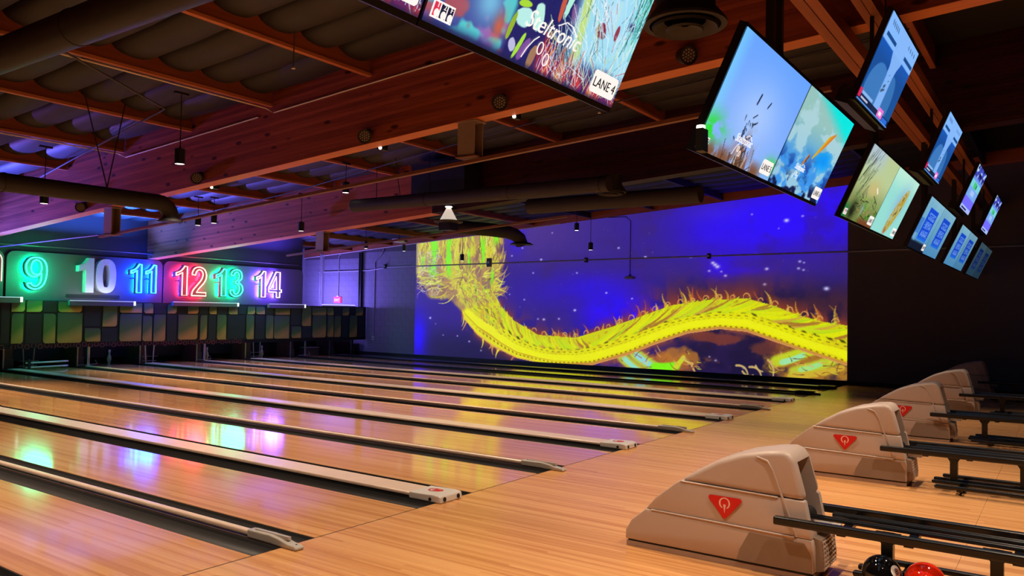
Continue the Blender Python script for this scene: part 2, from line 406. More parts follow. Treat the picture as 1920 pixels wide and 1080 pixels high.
# concrete blocks left of the mural, each its own piece
bm = MB().box(-.005, 0, 0, .396, 0, .196)
bme = bm.mesh('block', BLOCKM)
bmh = MB().box(-.005, 0, 0, .176, 0, .196).mesh('block', BLOCKM)
for row in range(18):
    z = .01+row*.2; y = 13.722
    first = row % 2 == 1
    while y < 19.2:
        L_ = .18 if first else .4
        if z+.2 < 4.72+SL*(y+L_)-.02: link('block', bmh if first else bme, WR, (XW, y+.002, z))
        y += L_; first = False
tag(MB().box(XW-.07, XW, -14, 19.3, 4.76, 5.06, SL).build('trim_1', LEDGER), kind='structure')
tag(MB().box(XW-.085, XW-.06, 8, 19.3, 4.735, 4.76, SL).build('trim_2', WHITECABLE), kind='structure')
tag(MB().box(XW-.025, XW, -14, 19.3, 0, .1).build('baseboard_right', BLACK), kind='structure')
REAR_Y = 16.27
wb = MB().add([(-8, REAR_Y, 1.5), (12.1, REAR_Y, 1.5), (12.1, REAR_Y, 5.1+SL*REAR_Y), (-8, REAR_Y, 5.1+SL*REAR_Y), (-8, REAR_Y+.1, 1.5), (12.1, REAR_Y+.1, 1.5), (12.1, REAR_Y+.1, 5.1+SL*REAR_Y), (-8, REAR_Y+.1, 5.1+SL*REAR_Y)],
         [(0, 1, 2, 3), (7, 6, 5, 4), (0, 3, 7, 4), (1, 5, 6, 2), (3, 2, 6, 7), (0, 4, 5, 1)])
tag(wb.build('wall_rear', DARKW), kind='structure')
tag(MB().box(-9, XW, 19.3, 19.5, -.3, 4.2).build('wall_back', BLOCKM), kind='structure')
tag(MB().box(-9.2, -9, -14, 19.4, -.3, 6.0).build('wall_left', DARKW), kind='structure')
tag(MB().box(-9, XW, -14.2, -14, -.3, 6.2).build('wall_front', DARKW), kind='structure')

# ------------------------------------------------------------------ setting: ceiling with beams, joists and insulation rolls
A_BOT, A_J, A_D = 3.94, 4.80, 5.12
CE = tag(MB().box(-9, XW+.2, -14, 19.4, A_D, A_D+.1, SL).build('ceiling', DECK), kind='structure')
beams = [(-2.95, -2.73), (2.0, 2.215), (6.72, 7.02)]
NL = 24
for bi, (xa, xb) in enumerate(beams):
    ye = 16.25
    h = (A_D-A_BOT)/NL
    segs = [(-13.9, ye, BEAM)] if bi < 2 else [(-13.9, 6.05, BEAMD), (6.052, ye, BEAM)]     # the near length of the third beam is made nearly black
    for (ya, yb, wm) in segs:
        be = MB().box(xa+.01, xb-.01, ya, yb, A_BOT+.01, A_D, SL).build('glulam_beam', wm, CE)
        rnd = random.Random(bi+3)
        for k in range(NL):
            j = rnd.uniform(0, .004)
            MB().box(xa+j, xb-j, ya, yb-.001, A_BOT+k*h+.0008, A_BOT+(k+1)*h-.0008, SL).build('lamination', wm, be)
        MB().box(xa, xb, ya, yb-.001, A_BOT-.006, A_BOT, SL).build('soffit', SOFFIT_LIT if wm is BEAM else BEAMD, be)  # added thin plate, paler on the wood lengths to paint floor bounce
JY = [3.05+1.96*k for k in range(-8, 8)]
spans = [(-8.9, -2.96), (-2.72, 1.99), (2.225, 6.71), (7.03, XW-.075)]
for sp_ in spans:
    jm = MB()
    jm.box(sp_[0], sp_[1], -.022, .022, .04, .31)
    jme = jm.mesh('joist', JOISTW)
    fme = MB().box(sp_[0], sp_[1], -.036, .036, 0, .04).mesh('joist_flange', JOIST)
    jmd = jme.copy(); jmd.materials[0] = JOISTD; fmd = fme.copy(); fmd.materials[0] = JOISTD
    for y in JY:
        if y > 16.2 and sp_[0] < 7: continue
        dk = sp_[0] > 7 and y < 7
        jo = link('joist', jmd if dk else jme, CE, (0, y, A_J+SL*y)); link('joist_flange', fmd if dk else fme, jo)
# insulation roll sagging between two joists
RWID = .585
def roll_mesh(w):
    n = 10; L_ = 1.96-.06; vs = []; m = MB()
    for y in (-L_/2, -L_/2+.08, 0, L_/2-.08, L_/2):
        sg = .15+.03*(1-abs(y)/(L_/2))
        for k in range(n+1):
            t = PI*k/n; vs.append((-w/2*math.cos(t), y, -sg*math.sin(t)**.8+SL*y))
    fs = [(j*(n+1)+k, j*(n+1)+k+1, (j+1)*(n+1)+k+1, (j+1)*(n+1)+k) for j in range(4) for k in range(n)]
    m.add(vs, fs); m.add(vs[:n+1], [tuple(range(n+1))]); m.add(vs[-(n+1):], [tuple(range(n, -1, -1))])
    return m.mesh('insulation_roll', INSUL, True)
for sp_ in spans[1:]:
    nr = round((sp_[1]-sp_[0])/RWID); w = (sp_[1]-sp_[0])/nr; rme = roll_mesh(w-.004)
    for ji in range(5, len(JY)-1):
        yc = (JY[ji]+JY[ji+1])/2
        if yc > 16.3 and sp_[0] < 7: continue
        for q in range(nr):
            link('insulation_roll', rme, CE, (sp_[0]+(q+.5)*w, yc, A_D-.03+SL*yc))
# heavy double timbers carrying the screens
for y in (-2.695, -3.05):
    for dy, w_ in ((-.046, .042), (.046, .042)) if y > -3 else ((-.034, .031), (.034, .031)):
        MB().box(-1.2, XW-.1, y+dy-w_, y+dy+w_, 3.985, 4.108).build('timber', TIMBER, CE)

# ------------------------------------------------------------------ mural: the picture thrown on the right wall
def mural():
    w, h = 860, 290
    Y0, Y1 = 13.72, -.02
    y = np.linspace(Y0, Y1, w)[None, :].repeat(h, 0); v = np.linspace(0, 1, h)[:, None]
    ZT = lambda q: 3.87+(4.83-3.87)*(13.86-q)/13.88
    z = .09+v*(ZT(y)-.09)
    top = np.array([(10.45,2.24),(10.13,1.75),(9.62,1.31),(8.73,0.91),(7.43,0.87),(6.22,1.23),(5.23,1.58),(4.45,1.85),(3.40,2.00),(2.41,2.04),(1.73,1.87),(1.08,1.62),(0.45,1.47),(-0.15,1.39)])
    bot = np.array([(11.79,1.78),(11.56,1.30),(11.05,0.84),(10.41,0.49),(9.49,0.17),(8.15,0.01),(6.88,0.10),(5.70,0.46),(4.90,0.78),(3.98,1.10),(3.10,1.24),(2.40,1.19),(1.72,0.97),(-0.16,0.41)])
    I = lambda c, q: np.interp(q, c[::-1, 0], c[::-1, 1])
    TOP = lambda q: np.where(np.asarray(q) > 10.45, 2.24+(np.asarray(q)-10.45)*.2, I(top, q))
    BOT = lambda q: I(bot, q)
    zt = TOP(y); zb = np.where(y > 11.79, 9., BOT(y))
    rs = np.random.RandomState(4)
    def strand(img, pts, w0, w1, col, a=1.):
        """a tapering curved stroke through wall points (y, z)"""
        n = len(pts)
        for k in range(n-1):
            (a0, b0), (a1, b1) = pts[k], pts[k+1]; wd = w0+(w1-w0)*(k+.5)/(n-1); p = wd*1.6+.02
            c0, c1 = int((Y0-max(a0, a1)-p)/(Y0-Y1)*(w-1)), int((Y0-min(a0, a1)+p)/(Y0-Y1)*(w-1))+2
            ym = (a0+a1)/2; r0, r1 = int((min(b0, b1)-p-.09)/(ZT(ym)-.09)*(h-1))-1, int((max(b0, b1)+p-.09)/(ZT(ym)-.09)*(h-1))+2
            c0, c1, r0, r1 = max(0, c0), min(w, c1), max(0, r0), min(h, r1)
            if c1 <= c0 or r1 <= r0: continue
            Y, Z = y[r0:r1, c0:c1], z[r0:r1, c0:c1]; L2 = (a1-a0)**2+(b1-b0)**2+1e-9
            t = np.clip(((Y-a0)*(a1-a0)+(Z-b0)*(b1-b0))/L2, 0, 1); d = np.hypot(Y-a0-t*(a1-a0), Z-b0-t*(b1-b0))
            blend(img[r0:r1, c0:c1], col, sm(d, wd*1.15, wd*.5)*a)
    def bend(p, q, k, n=7):
        p, q = np.array(p, float), np.array(q, float); m = (p+q)/2+k*np.array((-(q-p)[1], (q-p)[0]))
        return [tuple(p*(1-t)**2+2*m*t*(1-t)+q*t*t) for t in np.linspace(0, 1, n)]
    # sky
    img = np.zeros((h, w, 3)); img[:] = (46, 30, 138)
    blend(img, (76, 52, 142), sm(z, 2.5, 4.0)*sm(y, 5, 9.5)*.85)
    blend(img, (28, 20, 56), sm(z, 2.9, 1.9)*sm(y, 6.0, 3.4)*.95); blend(img, (26, 20, 66), sm(z, 1.5, .3)*sm(y, 7.5, 10)*.9)
    n = fbm(y*.6, z*.9, 3)
    for cy, cz, ry, rz, a in ((1.9, 4.05, 2.4, .8, 1.), (.3, 4.3, 1.6, .8, .75), (3.0, 3.7, 1.2, .6, .8), (5.75, 1.65, .9, .7, 1.), (6.6, 1.55, .8, .45, .9), (13.55, .6, .42, .9, 1.), (3.15, 2.85, .4, .35, .8), (2.6, 2.75, .7, .12, .5), (8.0, 2.2, 2.0, .5, .35), (7.0, 2.4, 1.2, .4, .4), (9.6, 3.9, .3, .5, .7)):
        d = ((y-cy)/ry)**2+((z-cz)/rz)**2; blend(img, (36, 2, 255), np.clip(np.exp(-d*1.1)*a*(.55+.9*n), 0, 1))
    blend(img, (80, 64, 255), np.exp(-((y-3.3)/.7)**2-((z-4.3)/.25)**2)*.6*n)
    blend(img, (150, 30, 230), np.exp(-((z-(1.75+(4.9-y)*.3))/.06)**2)*sm(y, 4.4, 4.9)*sm(y, 6.0, 5.2)*.6)
    blend(img, (52, 30, 96), sm(fbm(y*1.3, z*1.7, 11), .55, .8)*.35)
    st = [(1.42,3.99,1.5),(3.31,2.97,1.3),(3.19,2.87,1.6),(3.25,2.92,1.5),(3.41,2.76,.9),(1.12,2.79,.9),(5.25,3.17,1.),(0.46,2.29,1.5),(1.95,2.40,1.),(1.90,2.79,1.1),(3.92,3.14,.9),(2.14,3.16,.7),(3.08,2.74,.8),(2.97,2.63,1.),(9.37,3.55,.8),(6.08,3.45,.9),(8.30,3.97,.7),(9.76,3.32,.8),(8.68,3.18,1.),(8.96,2.78,.8),(7.43,2.76,.8),(9.82,2.13,.7),(9.27,1.97,.8),(8.76,1.39,.8),(8.55,1.38,1.1),(8.02,1.41,.9),(7.48,1.67,1.1),(13.03,1.34,1.1),(12.79,1.15,.6),(12.46,0.79,.7),(11.86,0.78,.8),(10.89,0.35,.8),(11.37,0.62,.9),(1.03,4.08,.8),(1.61,3.80,.6),(2.29,4.19,.7),(1.09,2.96,.9),(0.99,2.93,.7),(1.0,2.75,.8),(3.99,1.94,.9),(6.45,2.18,.9),(5.64,2.02,.8),(2.46,0.27,.9),(3.21,0.42,.8),(3.38,0.51,.7),(1.54,0.71,.9),(0.70,1.68,.7)]
    for _ in range(70): st.append((rs.uniform(.2, 12), rs.uniform(.4, 4.2), rs.uniform(.25, .42)))
    star = np.zeros((h, w))
    for sy, sz, q in st:
        c = int((Y0-sy)/(Y0-Y1)*(w-1)); r = int((sz-.09)/(ZT(sy)-.09)*(h-1))
        a0, a1, b0, b1 = max(0, r-8), min(h, r+9), max(0, c-8), min(w, c+9)
        if a1 <= a0 or b1 <= b0: continue
        d = ((y[a0:a1, b0:b1]-sy)/(.042*q))**2+((z[a0:a1, b0:b1]-sz)/(.030*q))**2
        star[a0:a1, b0:b1] = np.maximum(star[a0:a1, b0:b1], np.exp(-d)*min(1, .25+q*.7))
    blend(img, (206, 206, 255), star)
    # haze of fire round the body
    f1 = fbm(y*1.7, z*1.9, 21); f2 = fbm(y*3.6, z*3.2, 27)
    dt = z-zt; db = zb-z
    thick = .16+.30*f1*sm(y, 6.6, 4.6)+.10*f1
    blend(img, (150, 62, 38), np.clip(np.exp(-np.clip(dt, 0, 9)/thick)*(dt > -.1)*(y < 10.2)*sm(f2, .22, .55)*1.15, 0, 1)*.85)
    blend(img, (150, 76, 56), np.clip(np.exp(-np.clip(db, 0, 9)/.13)*(db > 0)*(y < 11.8)*sm(f2, .30, .6)*1.2, 0, 1)*.8)
    for _ in range(46):                                   # tongues above the ridge
        yy = rs.uniform(.2, 9.2); z0 = float(TOP(yy)); L = rs.uniform(.10, .36)*(1.25 if yy < 5.5 else .75)
        strand(img, bend((yy, z0-.04), (yy+rs.uniform(-.05, .22), z0+L), rs.uniform(-.3, .3)), .05, .008, [(214, 150, 44), (190, 92, 44), (226, 190, 60)][rs.randint(3)], rs.uniform(.4, .85))
    for _ in range(9):                                   # drips under the belly near the mane
        yy = rs.uniform(9.4, 11.7); z0 = float(BOT(yy)); L = rs.uniform(.1, .32)
        strand(img, bend((yy, z0+.03), (yy+rs.uniform(-.02, .2), z0-L), rs.uniform(-.3, .3)), .045, .008, [(236, 220, 60), (206, 150, 70), (180, 110, 80)][rs.randint(3)], .85)
    # legs and claws
    def cloud(cy, cz, ry, rz, col, a, seed):
        d = np.hypot((y-cy)/ry, (z-cz)/rz)+(fbm(y*3.2, z*3.6, seed)-.5)*1.3; blend(img, col, sm(d, 1.05, .55)*a)
    cloud(4.75, .22, 1.35, .42, (168, 96, 52), .95, 51); cloud(4.3, .42, .6, .3, (190, 120, 44), .8, 52); cloud(.75, .45, 1.2, .55, (176, 122, 40), .95, 53); cloud(1.9, .75, .5, .25, (120, 60, 44), .7, 54)
    cloud(3.2, 1.0, .9, .16, (130, 60, 46), .8, 55)
    for a, b, c, d, wd, col in ((5.95, .40, 5.35, .02, .17, (190, 196, 60)), (5.55, .50, 4.7, .05, .20, (180, 205, 70)), (5.85, .34, 5.4, .04, .085, (150, 226, 200)), (5.48, .46, 4.95, .16, .10, (150, 216, 220)), (4.95, .14, 4.3, .22, .15, (128, 246, 20)), (4.35, .16, 4.1, .46, .08, (206, 216, 40)), (4.12, .44, 3.85, .30, .05, (214, 190, 90)), (3.9, .34, 3.78, .10, .035, (214, 160, 90)),
                              (1.65, .48, .7, .86, .17, (196, 214, 40)), (1.5, .46, 1.0, .66, .085, (160, 232, 170)), (1.2, .24, .2, .62, .16, (190, 206, 50)), (1.05, .30, .6, .46, .08, (160, 228, 140)), (1.3, .12, .1, .40, .10, (210, 180, 50)), (.8, .8, -.02, .98, .16, (206, 216, 30))):
        strand(img, bend((a, b), (c, d), .06), wd, wd*.85, col, .95)
    for a, b, c, d, k, wd in ((2.66, .32, 2.36, .12, -.45, .035), (2.5, .18, 2.22, .10, .4, .03), (2.32, .30, 2.02, .10, -.45, .035), (2.16, .34, 1.98, .2, .3, .03), (1.85, .5, 1.72, .12, -.3, .035)):
        strand(img, bend((a, b), (c, d), k), wd, wd*.6, (206, 176, 110), .95)
    for _ in range(60):
        a = rs.choice([rs.uniform(3.6, 5.9), rs.uniform(0, 1.9)]); b = rs.uniform(.1, .6); strand(img, bend((a, b), (a+rs.uniform(-.3, .3), b+rs.uniform(-.05, .2)), rs.uniform(-.4, .4), 5), .018, .006, [(226, 220, 60), (150, 80, 40), (230, 170, 90), (110, 60, 50)][rs.randint(4)], .7)
    # body
    H_ = np.maximum(zt-zb, .05); vv = (z-zb)/H_; s_ = 14-y
    body = np.zeros((h, w, 3)); body[:] = (230, 230, 6)
    g1 = fbm(s_*2.2, vv*12, 71); g2 = fbm(s_*9, vv*9, 73)
    blend(body, (206, 180, 40), sm(g1, .54, .72)*.45); blend(body, (240, 242, 20), sm(np.abs(vv-.27), .13, .07)*.9)
    blend(body, (196, 200, 20), sm(vv, .5, .7)*.6); blend(body, (170, 120, 44), sm(g2, .56, .72)*sm(vv, .42, .6)*.55)
    blend(body, (198, 132, 64), sm(vv, .13, .05)*sm(y, 8.6, 7.4)*.95)
    for vc, wid, per, ln, col, am in ((.585, .05, 3.3, .9, (66, 60, 10), .95), (.475, .022, 5.0, .4, (122, 104, 14), .9), (.40, .012, 7., .2, (176, 140, 20), .7), (.115, .028, 7., .5, (140, 76, 30), .9)):
        ph = np.abs(((s_*per+vv*ln*3) % 1)-.5)
        blend(body, col, sm(np.abs(vv-vc), wid, wid*.4)*sm(ph, .28, .12)*am*sm(y, 11.4, 10.6))
    blend(body, (226, 158, 92), sm(np.abs(vv-.018), .02, .008)*.9); blend(body, (180, 116, 30), sm(np.abs(vv-.17), .02, .007)*.6*sm(y, 7., 9.))
    inside = (vv > 0)*(vv < 1)*(y < 11.8)*1.
    img[:] = img*(1-inside[..., None])+body*inside[..., None]
    # fins swept back along the ridge, each ending in a small hook
    for yy in np.arange(.15, 10.0, .085):
        k = rs.uniform(.55, .95)*(1 if yy < 7 else .55); y1 = max(-.3, yy-k) if yy < 6.9 else yy+k*.5
        p0 = (yy, float(BOT(yy)+(.60+rs.uniform(-.02, .08))*(TOP(yy)-BOT(yy)))); p1 = (y1, float(TOP(y1))+rs.uniform(-.10, .05))
        col = [(226, 232, 8), (200, 224, 22), (176, 214, 30), (170, 116, 44), (206, 168, 60)][rs.choice(5, p=[.32, .27, .14, .15, .12])]
        strand(img, bend(p0, p1, .10 if yy < 6.9 else -.2), .055, .014, col, .9)
    for yy in np.arange(.25, 9.2, .36):
        z0 = float(TOP(yy))+.03; q = rs.uniform(.06, .10); col = (222, 160, 84)
        strand(img, [(yy+q*.9*math.cos(t), z0+q*1.1*math.sin(t)) for t in np.linspace(2.9, -.6, 7)], .020, .008, col, .85)
    # mane of fire at the far end
    edge_r = 9.95+.42*fbm(z*3.4, z*0+3, 81); edge_l = 13.72-.5*sm(z, 2.9, 2.2)
    low = np.interp(y, [9.9, 10.4, 11.79, 12.06, 13.22, 13.75], [2.6, 2.0, 1.72, 1.98, 2.2, 2.7])-.25*fbm(y*3, z*0+1, 91)
    m0 = sm(y-edge_r, -.1, .12)*sm(edge_l-y, -.1, .15)*sm(z-low, -.05, .12)
    mane = np.zeros((h, w, 3)); mane[:] = (172, 136, 84); gg = fbm(y*3, z*2, 111); blend(mane, (206, 196, 66), sm(gg, .42, .62)); blend(mane, (140, 104, 100), sm(gg, .38, .26)*.8)
    img[:] = img*(1-m0[..., None])+mane*m0[..., None]
    for _ in range(620):
        a = rs.uniform(10.1, 13.6); b = rs.uniform(2.0, 4.1)
        if b < np.interp(a, [10.1, 11.8, 12.1, 13.6], [2.1, 1.9, 2.1, 2.5]): continue
        if b > 2.9: dy, dz = rs.normal(0, .12), rs.uniform(.2, .6)
        elif a > 12: dy, dz = rs.uniform(.25, .7), rs.normal(-.05, .14)
        elif a < 10.9: dy, dz = rs.uniform(-.45, -.1), rs.normal(.12, .16)
        else: dy, dz = rs.normal(0, .25), rs.uniform(-.1, .45)
        col = [(226, 224, 74), (214, 210, 40), (190, 150, 84), (150, 108, 88), (232, 236, 110), (196, 226, 30), (120, 84, 70)][rs.choice(7, p=[.24, .18, .18, .12, .10, .10, .08])]
        strand(img, bend((a, b), (min(a+dy, 13.66), b+dz), rs.uniform(-.35, .35), 6), rs.uniform(.022, .05), .006, col, rs.uniform(.6, .9))
    for gy, gw, z0, z1 in ((12.93, .20, 2.75, 4.3), (12.28, .15, 2.75, 4.0), (10.87, .09, 3.1, 3.9), (11.45, .06, 3.0, 3.6), (10.40, .16, 3.75, 4.3), (13.35, .12, 3.0, 3.4), (10.5, .1, 2.5, 2.9)):
        gq = np.abs(y-gy+.16*(fbm(y*4, z*2.2, 117)-.5)*2)
        blend(img, (124, 250, 14), sm(gq, gw, gw*.35)*sm(z, z0-.2, z0+.2)*sm(z, z1+.15, z1-.25)*.92)
    for _ in range(120):                                  # curling ends at the left edge and along the throat
        a = rs.uniform(12.6, 13.5); b = rs.uniform(2.1, 3.6); strand(img, bend((a, b), (min(13.68, a+rs.uniform(.05, .35)), b+rs.uniform(-.25, .2)), rs.uniform(-.6, .6), 6), .016, .006, [(206, 196, 214), (226, 224, 160), (150, 130, 150)][rs.randint(3)], .6)
    for _ in range(170):
        a = rs.uniform(10.0, 11.6); b = float(BOT(a)+rs.uniform(.35, 1.0)*(TOP(a)-BOT(a)))
        strand(img, bend((a, b), (a+rs.uniform(-.05, .3), b+rs.uniform(.05, .4)), rs.uniform(-.3, .3), 5), rs.uniform(.018, .04), .006, [(196, 150, 74), (226, 224, 30), (150, 104, 80), (214, 214, 40), (176, 220, 40)][rs.randint(5)], .75)
    img += (rs.rand(h, w, 1)-.5)*7
    return img, (Y0, Y1)
MIMG, (MY0, MY1) = mural()
def build_mural():
    h, w, _ = MIMG.shape
    t = empty('projected_mural', (XW-.006, MY0, .09), 'projected picture of a yellow dragon body in blue space on the wall', 'mural')
    o = picture_grid('picture', MIMG, picture_mat('mural_picture', .95, base=(.10, .09, .10, 1), rough=.7), t, ((0, 0, 0), (0, MY1-MY0, 0), (0, 0, 1)))
    me = o.data; n = len(me.vertices); co = np.empty(n*3, np.float32); me.vertices.foreach_get('co', co); co = co.reshape(-1, 3)
    yy = co[:, 1]+MY0; zt = 3.87+(4.83-3.87)*(13.86-yy)/13.88; co[:, 2] *= (zt-.09); me.vertices.foreach_set('co', co.reshape(-1)); me.update()
build_mural()

# ------------------------------------------------------------------ screens
def noise_img(w, h):
    u, v = np.meshgrid(np.linspace(0, 1, w), np.linspace(0, 1, h)); return u, v, np.zeros((h, w, 3))
def stroke(img, u0, v0, u1, v1, wd, col, asp=1.78, a=1.):
    h, w, _ = img.shape
    b0, b1 = sorted((u0, u1)); c0, c1 = sorted((v0, v1)); p = wd*2
    i0, i1 = int(max(0, (b0-p)*w)), int(min(w, (b1+p)*w+1)); j0, j1 = int(max(0, (c0-p*asp)*h)), int(min(h, (c1+p*asp)*h+1))
    if i1 <= i0 or j1 <= j0: return
    U, V = np.meshgrid((np.arange(i0, i1)+.5)/w*asp, (np.arange(j0, j1)+.5)/h)
    ax, ay, bx, by = u0*asp, v0, u1*asp, v1; L2 = (bx-ax)**2+(by-ay)**2+1e-9
    t = np.clip(((U-ax)*(bx-ax)+(V-ay)*(by-ay))/L2, 0, 1); d = np.hypot(U-ax-t*(bx-ax), V-ay-t*(by-ay))
    sub = img[j0:j1, i0:i1]; blend(sub, col, sm(d, wd*asp, wd*asp*.4)*a)
def pic_leaves():
    w, h = 480, 270; u, v, im = noise_img(w, h); rs = np.random.RandomState(2)
    n1 = fbm(u*11, v*7, 1, 3); n2 = fbm(u*13, v*8, 5, 3); n3 = fbm(u*12, v*7, 9, 3)
    im[:] = (70, 84, 158); blend(im, (150, 96, 176), sm(n1, .5, .66)); blend(im, (84, 200, 205), sm(n2, .54, .7)); blend(im, (176, 84, 92), sm(n3, .58, .72)*.9); blend(im, (130, 210, 240), np.exp(-((u-.22)/.06)**2-((v-.22)/.1)**2)*.8); blend(im, (222, 100, 62), np.exp(-((u-.285)/.025)**2-((v-.13)/.07)**2)*.85)
    blend(im, (36, 44, 110), sm(v, .07, .0)*.7)
    mid = sm(u, .315, .345); blend(im, (30, 32, 100), mid*.97)
    nn = fbm(u*30, v*20, 13, 3)
    def leaf(cu, cv, ru, rv, ang, col, a=1.):
        c, s_ = math.cos(ang), math.sin(ang); x = (u-cu)*1.78; y = v-cv; p = (x*c+y*s_)/ru; q = (-x*s_+y*c)/rv
        blend(im, col, sm(p*p+q*q+(nn-.5)*.9, 1.05, .75)*a)
    leaf(.375, .235, .075, .055, .3, (186, 238, 232)); leaf(.44, .27, .05, .08, .2, (190, 240, 226)); leaf(.335, .17, .02, .075, -.1, (150, 180, 50)); leaf(.36, .30, .06, .02, .2, (170, 220, 60))
    leaf(.395, .09, .018, .08, -.3, (170, 226, 70)); leaf(.365, .08, .03, .04, .5, (190, 190, 226)); leaf(.42, .085, .03, .08, -.4, (150, 90, 170), .8); leaf(.47, .07, .03, .07, -.2, (176, 130, 90), .9)
    leaf(.53, .4, .02, .12, .1, (200, 90, 70)); leaf(.56, .45, .025, .12, -.1, (180, 240, 220)); leaf(.60, .38, .03, .06, .5, (120, 70, 130))
    lo = sm(v+.25*(u-.5), .22, .10)*sm(u, .47, .53); blend(im, (150, 40, 100), lo*.9*sm(fbm(u*24, v*5, 17), .3, .6)); blend(im, (214, 60, 60), lo*.9*sm(fbm(u*26, v*5, 18), .45, .6)); blend(im, (236, 140, 70), lo*.85*sm(fbm(u*34, v*6, 19), .52, .66)*sm(u, .56, .62))
    rt = sm(u+.12*v, .62, .70); blend(im, (160, 222, 244), rt*sm(fbm(u*16, v*8, 23), .1, .42)*sm(v, .10, .22))
    blend(im, (184, 230, 255), np.exp(-((u-.80)/.06)**2-((v-.5)/.14)**2)*.95)
    blend(im, (200, 224, 110), sm(np.abs(u-.70+.12*v), .035, .01)*sm(v, .08, .2)*.85)
    blend(im, (140, 34, 62), sm(np.hypot((u-.765)/.035, (v-.385)/.05)+(nn-.5)*.6, 1.05, .85)); blend(im, (150, 40, 60), sm(np.hypot((u-.86)/.012, (v-.42)/.05), 1.1, .8)*.9)
    for _ in range(520):
        a = rs.uniform(.56, 1.0); b = rs.uniform(0, .75); th = rs.normal(2.05 if a < .85 else 1.5, .42); ll = rs.uniform(.05, .2)
        if a < .66 and b > .35: continue
        col = [(214, 236, 250), (180, 226, 240), (240, 248, 252), (90, 150, 150), (40, 60, 80), (190, 90, 90), (205, 235, 150)][rs.choice(7, p=[.26, .22, .22, .09, .09, .06, .06])]
        stroke(im, a, b, a+ll*math.cos(th)*.7, b+ll*math.sin(th), rs.uniform(.0012, .0024), col, a=.9)
    for _ in range(90):
        a = rs.uniform(.5, .72); b = rs.uniform(-.02, .14); th = rs.normal(1.6, .4); ll = rs.uniform(.04, .12)
        stroke(im, a, b, a+ll*math.cos(th)*.6, b+ll*math.sin(th), rs.uniform(.0012, .003), [(240, 170, 110), (190, 40, 60), (80, 30, 80), (220, 200, 220), (236, 110, 60)][rs.randint(5)], a=.85)
    for _ in range(70):
        a = rs.uniform(.92, 1.0); b = rs.uniform(.3, .9); stroke(im, a, b, a+rs.uniform(-.015, .02), b+.15, .0024, [(40, 170, 140), (20, 100, 90), (120, 230, 220)][rs.randint(3)], a=.9)
    blend(im, (26, 30, 70), sm(v, .035, .0)*.7)
    return im
def pic_birds():
    w, h = 170, 200; u, v, im = noise_img(w, h); rs = np.random.RandomState(3)
    im[:] = lerp(np.array((140, 178, 255.)), np.array((104, 164, 255.)), v)
    blend(im, (176, 206, 255), np.exp(-((u-.5)/.3)**2-((v-.45)/.3)**2)*.8); blend(im, (120, 214, 255), sm(u, .15, 0)*.6)
    blend(im, (40, 225, 40), np.exp(-((u-.08)/.14)**2-((v-.2)/.12)**2)*sm(fbm(u*9, v*9, 2), .25, .5)); blend(im, (60, 220, 60), np.exp(-((u-.95)/.1)**2-((v-.14)/.08)**2)*.9)
    blend(im, (128, 84, 60), sm(v, .16, .02)*sm(fbm(u*14, v*6, 4), .3, .6)*sm(u, .9, .75)); blend(im, (150, 100, 80), np.exp(-((u-.5)/.12)**2-((v-.12)/.16)**2)*sm(fbm(u*16, v*7, 6), .4, .6))
    for _ in range(26):
        a = rs.normal(.47, .04); b = rs.uniform(.12, .5); stroke(im, a, b, a+rs.normal(0, .02), b+rs.uniform(.01, .05), .006, (34, 44, 66), a=.85)
    stroke(im, .44, .56, .45, .64, .011, (20, 26, 60)); stroke(im, .58, .58, .60, .63, .008, (20, 26, 60))
    for _ in range(30):
        a = rs.normal(.5, .09); stroke(im, a, 0, a+rs.normal(0, .04), rs.uniform(.05, .2), .005, [(90, 50, 36), (220, 190, 160), (60, 60, 50)][rs.randint(3)], a=.8)
    return im
def pic_clouds():
    w, h = 170, 200; u, v, im = noise_img(w, h); rs = np.random.RandomState(5)
    im[:] = lerp(np.array((60, 150, 235.)), np.array((150, 196, 190.)), sm(v, .2, .8))
    n = fbm(u*5, v*6, 3); blend(im, (176, 214, 224), sm(n, .5, .62)*.8); blend(im, (20, 60, 150), sm(n, .46, .36)*sm(v, .55, .15)); blend(im, (0, 232, 226), sm(v+.35*u, 1.0, 1.22))
    blend(im, (14, 26, 70), sm(fbm(u*9, v*9, 8), .5, .62)*sm(v, .25, .05)); blend(im, (0, 150, 250), sm(fbm(u*6, v*8, 12), .55, .6)*np.exp(-((u-.75)/.2)**2-((v-.45)/.15)**2))
    for k in range(9): stroke(im, .52+.015*k, .42+.02*k, .66+.012*k, .70+.008*k, .012, (222, 186 - k*8, 40), a=.8)
    stroke(im, .40, .32, .45, .42, .02, (190, 130, 80)); stroke(im, .43, .35, .455, .42, .01, (110, 40, 20))
    return im
